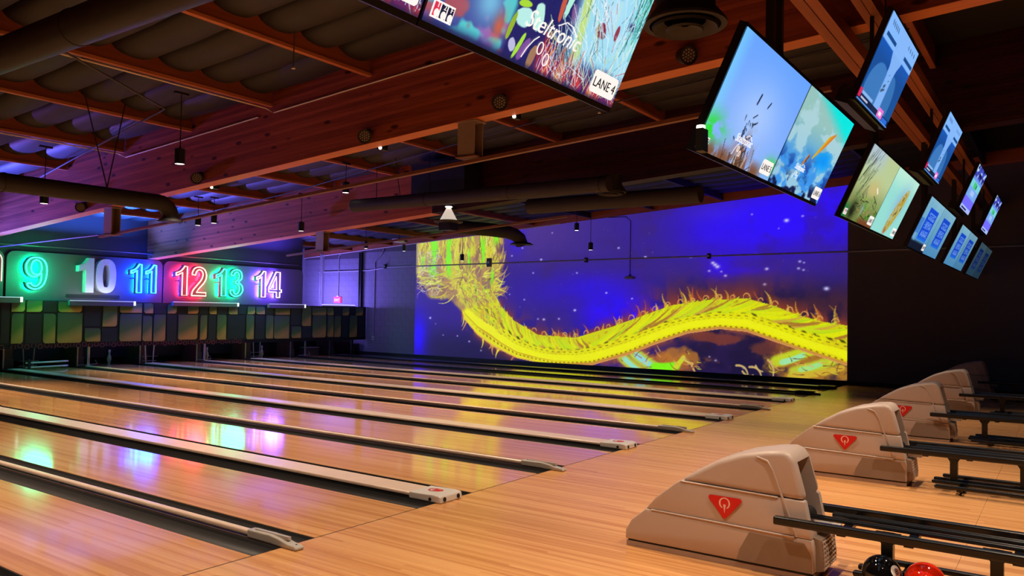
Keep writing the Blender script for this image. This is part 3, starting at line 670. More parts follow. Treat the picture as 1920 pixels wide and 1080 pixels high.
def pic_swamp():
    w, h = 110, 140; u, v, im = noise_img(w, h); rs = np.random.RandomState(7)
    im[:] = lerp(np.array((120, 130, 70.)), np.array((186, 204, 150.)), sm(v, .1, .7)); blend(im, (176, 196, 205), sm(v, .6, .95)*sm(u, .7, .3)); n = fbm(u*8, v*8, 3)
    blend(im, (40, 120, 30), sm(n, .45, .65)*sm(v, .5, .2)*sm(u, .35, .7)); blend(im, (206, 186, 120), np.exp(-((u-.55)/.18)**2-((v-.5)/.13)**2)*.9)
    for _ in range(40):
        a = rs.uniform(0, .35); b = rs.uniform(.3, .9); stroke(im, a, b, a+.06, b+.14, .005, (36, 40, 34), a=.85)
    for _ in range(60):
        a = rs.uniform(.2, .95); b = rs.uniform(.05, .4); stroke(im, a, b, a+rs.normal(0, .06), b+rs.uniform(-.1, .1), .006, [(30, 50, 20), (110, 190, 60), (190, 160, 90)][rs.randint(3)], a=.8)
    blend(im, (14, 26, 14), np.exp(-((u-.22)/.1)**2-((v-.12)/.14)**2)*.95); blend(im, (120, 70, 40), sm(v, .12, .03)*sm(u, .4, .6)); blend(im, (170, 190, 220), sm(n, .5, .6)*np.exp(-((u-.42)/.1)**2-((v-.18)/.07)**2))
    blend(im, (24, 120, 60), sm(v, .25, .1)*sm(u, .16, .05)); stroke(im, .64, .55, .72, .49, .012, (255, 244, 230)); return im
def pic_newt():
    w, h = 110, 140; u, v, im = noise_img(w, h)
    im[:] = (150, 222, 212); blend(im, (190, 238, 216), sm(v, .6, 1.)); blend(im, (140, 180, 220), np.exp(-((u-.6-.15*(v-.5))/.22)**2-((v-.55)/.3)**2)*.8)
    c = .52+.42*(v-.1)*.7; wd = .13*np.sqrt(np.clip(1-((v-.42)/.4)**2, 0, 1))+.001; n = fbm(u*18, v*18, 4)
    bod = sm(np.abs(u-c)/wd, 1.1, .8); blend(im, (190, 176, 110), bod*.85); blend(im, (176, 140, 40), bod*sm(n, .45, .6)*.8); blend(im, (190, 170, 50), bod*sm(u-c, 0, .08)*.6)
    blend(im, (176, 110, 60), np.exp(-((u-.5)/.05)**2-((v-.07)/.05)**2))
    for a, b in ((.66, .62), (.72, .46), (.58, .34), (.62, .38)): stroke(im, a, b, a+.02, b+.05, .012, (60, 60, 40))
    return im
def pic_menu(dim=1., dark=False, seed=1):
    w, h = 80, 140; u, v, im = noise_img(w, h)
    im[:] = lerp(np.array((70, 140, 190.)), np.array((140, 196, 214.)), v); blend(im, (100, 150, 190), fbm(u*5, v*6, seed)*.5)
    pn = (u > .24)*(u < .80)*(v > .20)*(v < .84); blend(im, (16, 72, 214), pn*.97)
    for k, (a, b) in enumerate(((.66, .80), (.48, .62), (.31, .45))):
        ln = ((v*60) % 1 > .45)*(v > a-.04)*(v < b-.04)*(u > .32)*(u < .74)*(vnoise(u*26, np.floor(v*60), 9) > .32); blend(im, (150, 200, 250), ln*.75)
    blend(im, (40, 130, 235), pn*sm(v, .30, .2)*.8)
    if dark: blend(im, (10, 18, 38), sm(v, .2, .12)*.95); blend(im, (120, 170, 210), (v < .6)*(v > .15)*(u < .2)*(fbm(u*12, v*14, 3) > .5)*.8); blend(im, (30, 90, 200), (u < .2)*(v > .3)*(v < .6)*.5)
    return im*dim
def pic_pool():
    w, h = 130, 180; u, v, im = noise_img(w, h)
    im[:] = lerp(np.array((26, 84, 150.)), np.array((20, 74, 160.)), v); blend(im, (24, 92, 190), sm(v, .5, .72)*.8)
    top_ = sm(v, .70, .72); blend(im, (132, 186, 255), top_)
    for a, b in ((.06, .42), (.64, .98)): blend(im, (24, 76, 140), (v > .76)*(v < .81)*(u > a)*(u < b)*1.)
    col = (np.abs(u-.52) < .1+.06*sm(v, .55, .72)); blend(im, (134, 184, 250), col*.95)
    blend(im, (70, 132, 200), sm(np.hypot((u-.3)/.26, (v-.2)/.33), 1.02, .96)*(u < .44)*.8); blend(im, (62, 124, 190), sm(np.hypot((u-.66)/.17, (v-.2)/.33), 1.02, .96)*(u > .6)*.8)
    for a, b, d in ((.48, .34, .03), (.5, .30, .02), (.46, .28, .03), (.53, .42, .008), (.5, .48, .006)): stroke(im, a, b, a+.03, b+.02, d*.5, (40, 70, 90), a=.8)
    for k in range(5): stroke(im, .1+.045*k, .94, .12+.045*k, .90, .008, (20, 40, 80))
    for k in range(4): stroke(im, .68+.07*k, .93, .70+.07*k, .90, .008, (20, 40, 80))
    blend(im, (14, 26, 60), (v < .08)*.9); blend(im, (220, 40, 90), (v < .13)*(v > .03)*(u < .06)*1.); blend(im, (150, 190, 240), (v < .12)*(v > .085)*(u > .07)*(u < .38)*.9); blend(im, (230, 230, 250), (v < .06)*(v > .035)*(u > .08)*(u < .28)*.8)
    blend(im, (236, 120, 214), (v < .13)*(v > .02)*(u > .60)*(u < .76)); blend(im, (250, 240, 255), (v < .09)*(v > .05)*(u > .64)*(u < .72)); blend(im, (40, 110, 220), (v < .07)*(v > .015)*(u > .78)*(u < .96)); blend(im, (90, 150, 230), (v < .015)*1.)
    return im
def pic_store():
    w, h = 80, 150; u, v, im = noise_img(w, h)
    im[:] = (110, 150, 240); blend(im, (60, 70, 190), sm(v, .72, .78)*.9); blend(im, (190, 220, 255), sm(fbm(u*7, v*9, 2), .5, .6)*sm(v, .7, .8)); blend(im, (20, 24, 80), sm(fbm(u*9, v*12, 6), .52, .6)*sm(v, .72, .85))
    blend(im, (120, 210, 220), (v > .52)*(v < .68)*1.); blend(im, (70, 200, 120), (v > .53)*(v < .66)*(u > .3)*(u < .55)); blend(im, (20, 60, 80), (v > .54)*(v < .64)*(u > .55)*(u < .62)); blend(im, (120, 170, 240), (v > .3)*(v < .52)*1.); blend(im, (170, 200, 250), (v > .36)*(v < .47)*(u > .3)*(u < .65)*.9)
    blend(im, (116, 110, 255), (v > .1)*(v < .3)*1.); blend(im, (170, 190, 250), (v < .1)*1.); blend(im, (20, 20, 90), (v > .025)*(v < .06)*(u > .1)*(u < .6)); return im
SCR = picture_mat('screen_picture', 1.0, rough=.2)
SCRW = mat('screen_white', (.8, .8, .8, 1), .3, emit=(1, 1, 1, 1), strength=.85)
SCRN = mat('screen_navy', (.02, .02, .05, 1), .3, emit=rgb(16, 20, 52), strength=1)
SCRR = mat('screen_red', (.3, .02, .03, 1), .3, emit=rgb(206, 50, 84), strength=1)
BEZ = mat('bezel_black', (.007, .007, .009, 1), .3)
def screen(x0, x1, by, bz, hgt, th, img, label, lane=None, frames=False, brand=None, group='screens over the foul line', pole=True):
    """one flat screen: lower edge from x0 to x1 at (by, bz), leaning back by th"""
    xc = (x0+x1)/2; w = x1-x0
    t = empty('wall_screen' if False else 'display_screen', (xc, by, bz), label, 'screen', group)
    ex = Vector((1, 0, 0)); ey = Vector((0, -math.sin(th), math.cos(th))); ez = ex.cross(ey)
    def pt(a, b, c=0.): return ex*(a-w/2)+ey*b+ez*c
    b = MB(); q = .009
    vs = [pt(a, bb, c) for c in (-.05, -.004) for bb in (-q*2, hgt+q) for a in (0.001, w-.001)]
    b.add(vs, [(0, 2, 3, 1), (4, 5, 7, 6), (0, 1, 5, 4), (2, 6, 7, 3), (0, 4, 6, 2), (1, 3, 7, 5)]); bz_ = b.build('casing', BEZ, t)
    pad = .007
    picture_grid('picture', img, SCR, t, (pt(pad, pad*.6), ex*(w-2*pad), ey*(hgt-2*pad)))
    if lane:
        pw, ph = hgt*.30, hgt*.135; a0 = w-pad-pw-.02; b0 = .03
        p = MB(); p.add([pt(a0+dx, b0+dy, .0015) for dx, dy in ((0, .01), (.01, 0), (pw-.01, 0), (pw, .01), (pw, ph-.01), (pw-.01, ph), (.01, ph), (0, ph-.01))], [tuple(range(8))])
        pl = p.build('lane_plate', SCRW, t)
        text('lane_text', lane, TXTK, pl, ph*.62, pt(a0+pw/2, b0+ph*.28, .003), ex, ey, align='CENTER')
    if frames:
        s = hgt*.072; a0, b0 = .03, .024
        fr = MB(); fr.add([pt(a0+dx, b0+dy, .0015) for dx, dy in ((0, 0), (s*2.1, 0), (s*2.1, s*1.15), (0, s*1.15))], [(0, 1, 2, 3)]); f_ = fr.build('score_box', SCRW, t)
        for k, (ch, m_) in enumerate((('1', SCRR), ('2', SCRN), ('F', SCRN))):
            c0 = a0+.006+k*(s*2.1-.006)/3
            cm = MB(); cm.add([pt(c0+dx, b0+.006+dy, .003) for dx, dy in ((0, 0), (s*.7-.007, 0), (s*.7-.007, s*1.15-.012), (0, s*1.15-.012))], [(0, 1, 2, 3)]); c_ = cm.build('score_cell', m_, f_)
            text('score_digit', ch, SCRW, f_, s*.5, pt(c0+s*.33, b0+s*.72, .0045), ex, ey, align='CENTER')
            cc = MB(); cx, cy, r = c0+s*.33, b0+s*.36, s*.27; n = 20
            cc.add([pt(cx+r*math.cos(2*PI*i/n)*.85, cy+r*math.sin(2*PI*i/n), .0045) for i in range(n)], [tuple(range(n))]); cc.build('score_ball', SCRW, f_)
    if brand:
        bu, bv, bs = brand; a0, b0 = bu*w, bv*hgt
        tx = text('script_text', 'Steltronic', SCRW, t, hgt*.142*bs, pt(a0, b0, .003), ex, ey, shear=.34, offset=.0)
        k = hgt*bs
        tx.data.name = 'script_text'
        sw = MB(); sw.path([pt(a0+k*x, b0+k*y, .003) for x, y in ((.07, -.165), (.09, -.11), (.13, -.05), (.165, -.02))], .0022*bs, 6)
        sw.path([pt(a0+k*x, b0+k*y, .003) for x, y in ((.30, .085), (.37, .125), (.44, .12), (.50, .085))], .0022*bs, 6)
        for x, y in ((.21, -.075), (.295, -.12)):
            sw.path([pt(a0+k*(x+.025*math.cos(q)), b0+k*(y+.035*math.sin(q)), .003) for q in np.linspace(0, 2*PI, 17)[:-1]], .0022*bs, 6, closed=True)
        sw.build('script_flourish', SCRW, tx.parent)
    pb = MB(); c0 = pt(w/2, hgt*.55, -.05)
    br = MB(); br.add([pt(w*.5+a, hgt*.5+bb, c) for c in (-.12, -.05) for bb in (-.15, .15) for a in (-.18, .18)], [(0, 2, 3, 1), (4, 5, 7, 6), (0, 1, 5, 4), (2, 6, 7, 3), (0, 4, 6, 2), (1, 3, 7, 5)]); br.build('mount_bracket', BLACK, t)
    if by < -3:
        lb = MB(); lb.add([pt(a, bb, c) for c in (-.15, -.052) for bb in (-.05, .06) for a in (.03, w-.03)], [(0, 2, 3, 1), (4, 5, 7, 6), (0, 1, 5, 4), (2, 6, 7, 3), (0, 4, 6, 2), (1, 3, 7, 5)]); lb.build('lower_box', BLACK, t)
    if pole:
        pw_ = .026 if by > -3 else .014
        for dx in ((-.085, .085) if by > -3 else (0,)):
            p = pt((.09+dx) if by > -3 else w/2, hgt*.5, -.14); pb = MB().box(p.x-pw_, p.x+pw_, p.y-pw_, p.y+pw_, p.z-.1, 3.983-bz); hp = pb.build('hanger_post', BLACK, t)
            MB().box(p.x-.02, p.x+.02, p.y-.10, p.y-.095, 3.975-bz, 4.11-bz).build('strap', BLACK, hp)
    return t
LY, LZ, LTH, LHW, LH = -2.713, 2.482, math.radians(24.6), 1.2325, .665
lows = [(-3.458, pic_leaves(), pic_leaves(), 'LANE 3', 'LANE 4'), (-.062, pic_birds(), pic_clouds(), 'LANE 5', 'LANE 6'), (3.195, pic_swamp(), pic_newt(), 'LANE 7', 'LANE 8'), (6.65, pic_menu(1, True), pic_menu(.97), 'LANE 9', None), (10.066, pic_menu(.95, seed=3), pic_menu(.86, seed=4), None, None), (13.394, pic_menu(.42, seed=5), pic_menu(.36, seed=6), None, None)]
lowlab = [('screen cut off at the top edge, its corner left of the LANE 4 screen', 'largest screen, leaf litter picture with LANE 4 plate'), ('screen of pale blue sky with LANE 5 plate', 'screen of yellow and blue clouds with LANE 6 plate'), ('screen of a green and yellow swamp, beside the mint one', 'mint green screen with a long yellow newt shape'), ('blue list screen with dark lower band, right of the mint screen', 'blue list screen adjoining the one with a dark lower band'), ('narrow blue list screen, left half of the second pair from the end', 'narrow blue list screen, right half of the second pair from the end'), ('dim purple list screen, left half of the last low pair', 'dim purple list screen, rightmost of the low row')]
for i, ((x, a, b, la, lb), (l1, l2)) in enumerate(zip(lows, lowlab)):
    big = i < 2
    if i > 0: screen(x-LHW, x-.002, LY, LZ, LH, LTH, a, l1, la, frames=i < 3, brand=(.36, .2, .72) if i == 1 else None, pole=False, group='low row of screens')
    else: screen(x-LHW, x-.002, LY, LZ, LH, LTH, a, l1, la, pole=False, group='low row of screens')
    screen(x+.002, x+LHW, LY, LZ, LH, LTH, b, l2, lb, frames=i == 0, brand=(.385, .205, .95) if i == 0 else ((.30, .24, .6) if i == 1 else None), group='low row of screens')
UY, UZ, UTH, UW, UH = -3.057, 3.206, math.radians(22.9), 1.147, .653
ups = [(-1.93, pic_pool(), 'small corner of a pale blue screen at the top edge'), (1.452, pic_pool(), 'largest high screen, light blue cross on dark blue'), (4.783, pic_pool(), 'second high screen, light blue cross on dark blue, smaller'), (8.19, pic_store(), 'narrow violet and blue high screen, left of the last one'), (11.567, pic_store(), 'narrow violet and blue high screen, rightmost of the high row')]
for x, im, lb in ups:
    screen(x-UW/2, x+UW/2, UY, UZ, UH, UTH, im, lb, group='high row of screens')

# ------------------------------------------------------------------ lane number signs on the rear wall
PY = 16.20
for k, (xa, xb, lab) in enumerate(((-3.4, 3.16, 'grey board with a pinkish edge tube at the left edge'), (3.22, 7.16, 'grey board behind the nine, the white ten and the blue eleven'), (7.2, 12.08, 'grey board behind the red twelve, green thirteen and pink fourteen'))):
    r = .18; z0, z1 = 1.66, 2.84
    poly = [(xa, z0), (xb, z0)]+[(xb-r+r*math.cos(a), z1-r+r*math.sin(a)) for a in np.linspace(0, PI/2, 7)]+[(xa+r+r*math.cos(a), z1-r+r*math.sin(a)) for a in np.linspace(PI/2, PI, 7)]
    tag(MB().prism(poly, PY, REAR_Y-.002, 'y').build('sign_board', PANELM), lab, 'sign board', 'boards behind the lane numbers')
    if k == 0:
        t = MB().path([(xb-.25+.2*math.cos(a), PY-.02, z1-.25+.2*math.sin(a)) for a in np.linspace(PI/2, 0, 7)]+[(xb-.05, PY-.02, 2.1)], .012, 6).build('edge_tube', mat('neon_white', (.8, .6, .6, 1), .3, emit=(1, .55, .5, 1), strength=1.5), [o for o in COL.objects if o.name.startswith('sign_board')][-1])
signs = {'9': (3.52, 4.07, 1.90, 2.74, (.0, 1., .36)), '10': (4.81, 5.77, 1.89, 2.77, None), '11': (6.11, 6.88, 1.89, 2.72, (.0, .04, 1.)), '12': (7.40, 8.43, 1.85, 2.75, (1., .02, .08)), '13': (8.67, 9.66, 1.87, 2.74, (.0, 1., .36)), '14': (10.08, 11.09, 1.87, 2.74, (.16, .06, 1.))}
cname = {'9': 'green neon single digit nine at the left', '10': 'unlit white channel number 10', '11': 'blue neon channel number 11', '12': 'red neon channel number 12', '13': 'green neon thirteen beside the red twelve', '14': 'pink white neon channel number 14'}
tubecol = {'9': ((.02, 1., .62), 6.), '11': ((.03, .75, 1.), 6.), '12': ((1., .22, .17), 6.), '13': ((.02, 1., .60), 6.), '14': ((1., .50, .72), 5.)}
DIG = {   # bold outlines, unit height; points with a third value are sharp corners
 '1': (.48, [[(.22, 0, 1), (.48, 0, 1), (.48, 1, 1), (.31, 1, 1), (.27, .93), (.17, .83), (0, .775, 1), (0, .60, 1), (.12, .63), (.22, .685, 1)]]),
 '0': (.66, [[(.33, 0), (.50, .04), (.62, .19), (.66, .5), (.62, .81), (.50, .96), (.33, 1), (.16, .96), (.04, .81), (0, .5), (.04, .19), (.16, .04)], [(.33, .17), (.25, .22), (.215, .5), (.25, .78), (.33, .83), (.41, .78), (.445, .5), (.41, .22)]]),
 '9': (.64, [[(.02, .24, 1), (.07, .10), (.18, .02), (.30, 0), (.45, .05), (.58, .22), (.64, .52), (.61, .79), (.49, .95), (.31, 1), (.13, .95), (.02, .80), (0, .66), (.04, .49), (.15, .38), (.29, .35), (.41, .42, 1), (.39, .28), (.33, .19), (.28, .175), (.235, .215), (.225, .26, 1)], [(.32, .505), (.25, .54), (.22, .66), (.25, .79), (.31, .835), (.38, .79), (.41, .66), (.385, .54)]]),
 '2': (.64, [[(0, 0, 1), (.63, 0, 1), (.63, .19, 1), (.31, .19, 1), (.40, .29), (.55, .45), (.62, .60), (.62, .77), (.53, .93), (.33, 1), (.13, .95), (.03, .80), (.01, .67, 1), (.23, .645, 1), (.25, .77), (.32, .825), (.40, .78), (.41, .69), (.35, .56), (.20, .39), (.05, .21)]]),
 '3': (.62, [[(0, .28, 1), (.05, .11), (.17, .02), (.31, 0), (.48, .05), (.60, .19), (.61, .33), (.56, .45), (.46, .535, 1), (.54, .61), (.575, .73), (.54, .88), (.44, .97), (.31, 1), (.16, .96), (.06, .86), (.02, .73, 1), (.24, .70, 1), (.26, .79), (.31, .83), (.36, .79), (.365, .70), (.32, .62), (.235, .605, 1), (.235, .44, 1), (.33, .43), (.385, .36), (.38, .25), (.32, .17), (.26, .19), (.235, .31, 1)]]),
 '4': (.68, [[(.36, 0, 1), (.60, 0, 1), (.60, .19, 1), (.68, .19, 1), (.68, .37, 1), (.60, .37, 1), (.60, 1, 1), (.34, 1, 1), (0, .39, 1), (0, .19, 1), (.36, .19, 1)], [(.36, .37, 1), (.19, .37, 1), (.36, .70, 1)]])}
def smooth_loop(pts):
    n = len(pts); out = []
    for i in range(n):
        p0, p1, p2, p3 = (pts[(i+k-1) % n] for k in range(4))
        c1, c2 = len(p1) > 2, len(p2) > 2
        P = [Vector((p[0], p[1], 0)) for p in (p0, p1, p2, p3)]
        out.append(P[1])
        if c1 and c2: continue
        m1 = (P[2]-P[0])*.5 if not c1 else (P[2]-P[1]); m2 = (P[3]-P[1])*.5 if not c2 else (P[2]-P[1])
        for t in (.33, .67):
            out.append(P[1]*(2*t**3-3*t*t+1)+m1*(t**3-2*t*t+t)+P[2]*(-2*t**3+3*t*t)+m2*(t**3-t*t))
    return out
def inset_loop(lp, d):
    n = len(lp); A = sum(lp[i].x*lp[(i+1) % n].y-lp[(i+1) % n].x*lp[i].y for i in range(n)); out = []
    for i in range(n):
        e1 = (lp[i]-lp[i-1]).normalized(); e2 = (lp[(i+1) % n]-lp[i]).normalized()
        n1 = Vector((-e1.y, e1.x, 0)); n2 = Vector((-e2.y, e2.x, 0)); b = (n1+n2)
        b = b.normalized() if b.length > 1e-4 else n1
        out.append(lp[i]+b*(d/max(.5, b.dot(n1))))
    keep = [out[0]]
    for p in out[1:]:
        if (p-keep[-1]).length > .02: keep.append(p)
    return keep
def number_loops(body):
    x = 0; res = []
    for ch in body:
        w, lps = DIG[ch]; g = []
        for k, l in enumerate(lps):
            lp = smooth_loop(l); A = sum(lp[i].x*lp[(i+1) % len(lp)].y-lp[(i+1) % len(lp)].x*lp[i].y for i in range(len(lp)))
            if (A > 0) != (k == 0): lp.reverse()          # outlines counter-clockwise, holes clockwise
            g.append([p+Vector((x, 0, 0)) for p in lp])
        res.append(g); x += w+.07
    return res, x-.07
from mathutils.geometry import tessellate_polygon
for body, (xa, xb, za, zb, hc) in signs.items():
    hm = mat('halo_'+body, (.1, .1, .1, 1), .4, emit=tuple(hc)+(1,), strength={'9': 110, '11': 300, '12': 110, '13': 100, '14': 210}[body]) if hc else None
    groups, wtot = number_loops(body)
    sx, sz = (xb-xa)/wtot, zb-za; F_ = lambda p, y: (xa+p.x*sx-(xa+xb)/2, y, p.y*sz)
    t = empty('neon_number' if hc else 'unlit_number', ((xa+xb)/2, PY, za), cname[body]+' on the rear wall', 'number sign', 'lane number signs')
    yf, yb = (-.20 if hc else -.17), (-.105 if hc else -.004)
    tm = None
    if hc:
        tc_, st_ = tubecol[body]; tm = mat('neon_'+body, (.1, .1, .1, 1), .3, emit=tc_+(1,), strength=st_)
    for g in groups:
        m = MB(); flat = [p for lp in g for p in lp]; tr = tessellate_polygon(g)
        m.add([F_(p, yf) for p in flat], [tuple(q) for q in tr]); m.add([F_(p, yb) for p in flat], [tuple(reversed(q)) for q in tr])
        n0 = len(flat); b0 = 0
        for lp in g:
            n = len(lp)
            for i in range(n): a, b = b0+i, b0+(i+1) % n; m.f.append((a, b, n0+b, n0+a))
            b0 += n
        d_ = m.build('digit', LETTERN if hc else LETTER, t)
        if tm:
            for lp in g:
                MB().path([F_(p, yf-.014) for p in inset_loop(lp, .045)], .016, 6, closed=True).build('neon_tube', tm, d_)
                MB().path([F_(p, -.050) for p in inset_loop(lp, .055)], .013, 6, closed=True).build('halo_fill', hm, d_)  # added hidden emitter behind the digit, spreading colour on the board
            MB().path([F_(Vector((sum(p.x for p in g[0])/len(g[0]), .5, 0)), q) for q in (-.13, -.003)], .02, 6).build('stand_off', LETTERN, d_)
    if hc:   # added soft point lamp strengthening the tubes' glow on the board
        l = bpy.data.lights.new('neon_glow_fill', 'POINT'); l.energy = {'9': 55, '11': 130, '12': 50, '13': 48, '14': 90}[body]; l.color = hc; l.shadow_soft_size = .3
        o = bpy.data.objects.new('neon_glow_fill', l); COL.objects.link(o); o.location = ((xa+xb)/2, PY-.6, (za+zb)/2)
tag(MB().box(4.6, 5.95, PY-.03, PY-.002, 1.76, 1.84).build('sign_shelf', DARKW), 'dark narrow shelf under the unlit white number 10', 'shelf')
for k, (xa, xb, z0, z1, lab) in enumerate(((1.9, 3.46, 1.60, 1.74, 'white strip light at the left edge, left of the green 9'), (4.54, 6.23, 1.56, 1.69, 'white strip light below the white 10'), (7.31, 9.42, 1.59, 1.71, 'white strip light below the red 12'), (10.52, 11.95, 1.58, 1.71, 'white strip light below the pink 14'))):
    t = empty('strip_light', ((xa+xb)/2, 15.91, z0), lab, 'strip light', 'strip lights over the masking boards'); w = xb-xa
    b_ = MB().box(-w/2, w/2, -.03, .06, 0, z1-z0).build('housing', PANELM, t)
    MB().box(-w/2, w/2, -.034, -.03, z1-z0-.018, z1-z0).build('lit_edge', mat('strip_edge', (.8, .8, .9, 1), .4, emit=(.55, .6, 1, 1), strength=.5), t)
    MB().box(w/2-.05, w/2+.004, -.036, .06, .02, z1-z0).build('lit_end', mat('strip_end', (.9, .9, .9, 1), .4, emit=(.95, .95, 1, 1), strength=1.4), t)
    if k == 1: area((5.3, 15.80, 1.80), (5.3, 16.2, 2.5), 4, (.75, .8, 1.), 1.2, .06, 'ten_fill')  # added area lamp brightening the white ten from below

# ------------------------------------------------------------------ masking boards with raised tiles
def grad_mat(name, ca, cb, cc):
    m = bpy.data.materials.new(name); m.use_nodes = True; nt = m.node_tree; N = nt.nodes.new; L = nt.links.new
    b = nt.nodes['Principled BSDF']; b.inputs['Roughness'].default_value = .4
    tc = N('ShaderNodeTexCoord'); sp = N('ShaderNodeSeparateXYZ'); L(tc.outputs['Generated'], sp.inputs[0])
    ad = N('ShaderNodeMath'); ad.operation = 'MULTIPLY_ADD'; ad.inputs[1].default_value = -.35; L(sp.outputs['X'], ad.inputs[0]); L(sp.outputs['Z'], ad.inputs[2])
    nz = N('ShaderNodeTexNoise'); nz.inputs['Scale'].default_value = 3; L(tc.outputs['Object'], nz.inputs['Vector'])
    a2 = N('ShaderNodeMath'); a2.operation = 'MULTIPLY_ADD'; a2.inputs[1].default_value = .12; L(nz.outputs['Fac'], a2.inputs[0]); L(ad.outputs[0], a2.inputs[2])
    rp = N('ShaderNodeValToRGB'); rp.color_ramp.elements[0].position = -.0; rp.color_ramp.elements[0].color = ca; rp.color_ramp.elements[1].position = .95; rp.color_ramp.elements[1].color = cc
    e = rp.color_ramp.elements.new(.38); e.color = cb
    L(a2.outputs[0], rp.inputs[0]); L(rp.outputs[0], b.inputs['Base Color']); MATS[name] = m; return m
TILE = grad_mat('tile_gradient', rgb(196, 172, 84), rgb(86, 128, 62), rgb(70, 96, 84))  # yellow lower corner, green middle, grey green top
TILED = grad_mat('tile_gradient_dark', rgb(34, 56, 52), rgb(26, 48, 48), rgb(30, 46, 52))
tiles = [(3.27,3.56,1.39,1.66),(3.60,3.95,1.39,1.67),(4.33,4.89,1.39,1.65),(5.43,5.80,1.03,1.61),(5.87,6.47,1.39,1.64),(6.53,6.79,1.38,1.65),(7.22,7.48,1.38,1.64),(3.28,3.54,0.64,1.35),(3.99,4.27,0.63,1.35),(4.32,4.91,0.63,1.37),(4.99,5.38,0.65,0.99),(5.88,6.47,0.64,1.36),(6.51,6.77,0.63,1.31),(6.82,7.16,0.62,1.35),(7.55,8.14,0.65,1.35),(7.83,8.16,1.38,1.61),(8.51,8.75,1.37,1.62),(9.15,9.46,1.37,1.63),(9.82,10.08,1.38,1.61),(10.13,10.44,1.38,1.61),(10.83,11.40,1.37,1.63),(11.91,12.27,1.01,1.64),(12.32,12.91,1.36,1.62),(12.96,13.24,1.37,1.62),(13.66,13.94,1.37,1.63),(14.28,14.60,1.37,1.64),(8.23,8.44,0.64,1.34),(8.78,9.08,0.63,1.36),(9.79,10.05,0.62,1.36),(10.51,10.77,0.63,1.35),(10.81,11.39,0.62,1.34),(11.50,11.87,0.63,1.00),(12.35,12.92,0.63,1.37),(12.99,13.25,0.64,1.35),(13.29,13.58,0.63,1.35),(14.00,14.33,0.62,1.36),
 (1.30,1.62,1.39,1.66),(1.9,2.4,1.39,1.66),(1.3,1.9,.64,1.35),(2.2,2.5,.64,1.35)]
dark = [(3.06,3.24,0.65,1.66),(3.98,4.29,1.39,1.68),(3.60,3.95,0.64,1.35),(4.96,5.36,1.04,1.66),(5.42,5.82,0.64,0.99),(6.83,7.18,1.37,1.64),(7.21,7.49,0.61,1.35),(8.20,8.47,1.38,1.62),(8.79,9.11,1.37,1.63),(9.50,9.78,1.38,1.62),(8.50,8.74,0.63,1.36),(9.14,9.73,0.64,1.35),(10.12,10.45,0.62,1.35),(10.48,10.78,1.38,1.62),(11.46,11.85,1.05,1.64),(13.29,13.60,1.37,1.63),(13.63,13.93,0.62,1.35),(14.40,14.69,0.61,1.36),(11.93,12.29,0.64,0.98)]
MASKY = 16.0
edges_ = [-.9, 3.25, 6.48, 9.77, 13.27, XW-.03]
mlab = ['dark green tiled masking board at the left edge below the 9', 'green tiled masking board below the 9, 10 and 11', 'green and yellow tiled masking board below the red 12', 'dark green tiled masking board below the pink 14', 'nearly black tiled masking board against the mural wall']
for k in range(5):
    xa, xb = edges_[k], edges_[k+1]
    t = empty('masking_board', ((xa+xb)/2, MASKY, .52), mlab[k], 'masking board', 'masking boards over the pins')
    cx = (xa+xb)/2
    MB().box(xa-cx+.003, xb-cx-.003, 0, .04, .09, 1.15).build('back_board', MASKB, t)
    for lit, lst in ((1, tiles), (0, dark)):
        for a, b, z0, z1 in lst:
            if not (xa <= (a+b)/2 < xb): continue
            r = .07; A, B, Z0, Z1 = a-cx, b-cx, z0-.52, min(z1, 1.665)-.52
            rr = [0, 0, 0, 0]
            if lit:
                j = int(a*10) % 2
                rr = [r, 0, r, 0] if j else [0, r, 0, r]
                if b-a > .45: rr = [r, r, 0, 0] if j else [r, 0, 0, r]
            poly = []
            for (px, pz, a0), q in zip(((A, Z0, PI), (B, Z0, 1.5*PI), (B, Z1, 0), (A, Z1, .5*PI)), rr):
                if q == 0: poly.append((px, pz)); continue
                cxx = px+q if px == A else px-q; czz = pz+q if pz == Z0 else pz-q
                poly += [(cxx+q*math.cos(a0+u*PI/2), czz+q*math.sin(a0+u*PI/2)) for u in np.linspace(0, 1, 5)]
            MB().prism(poly, -.022 if lit else -.010, 0, 'y').build('tile', TILE if lit else TILED, t)
    MB().box(xa-cx+.003, xb-cx-.003, -.005, .035, -.0, .095).build('lower_band', PITBLK, t)
    if xb < 10:
        hx = MB(); n = int((xb-xa)/.15)
        for q in range(n):
            c = xa-cx+.09+q*.15; zz = .045+(.02 if q % 2 else -.01); rad = .062
            for s in range(6):
                if (s in (1, 4)) and q % 3 == 0: continue
                a0, a1 = s*PI/3, (s+1)*PI/3
                p = [(c+rr_*math.cos(a_), -.0085, zz+rr_*math.sin(a_)) for a_, rr_ in ((a0, rad), (a1, rad), (a1, rad-.009), (a0, rad-.009))]
                hx.add(p, [(3, 2, 1, 0)])
        tag(hx.build('hexagon_outlines', HEXM, t), kind='stuff')

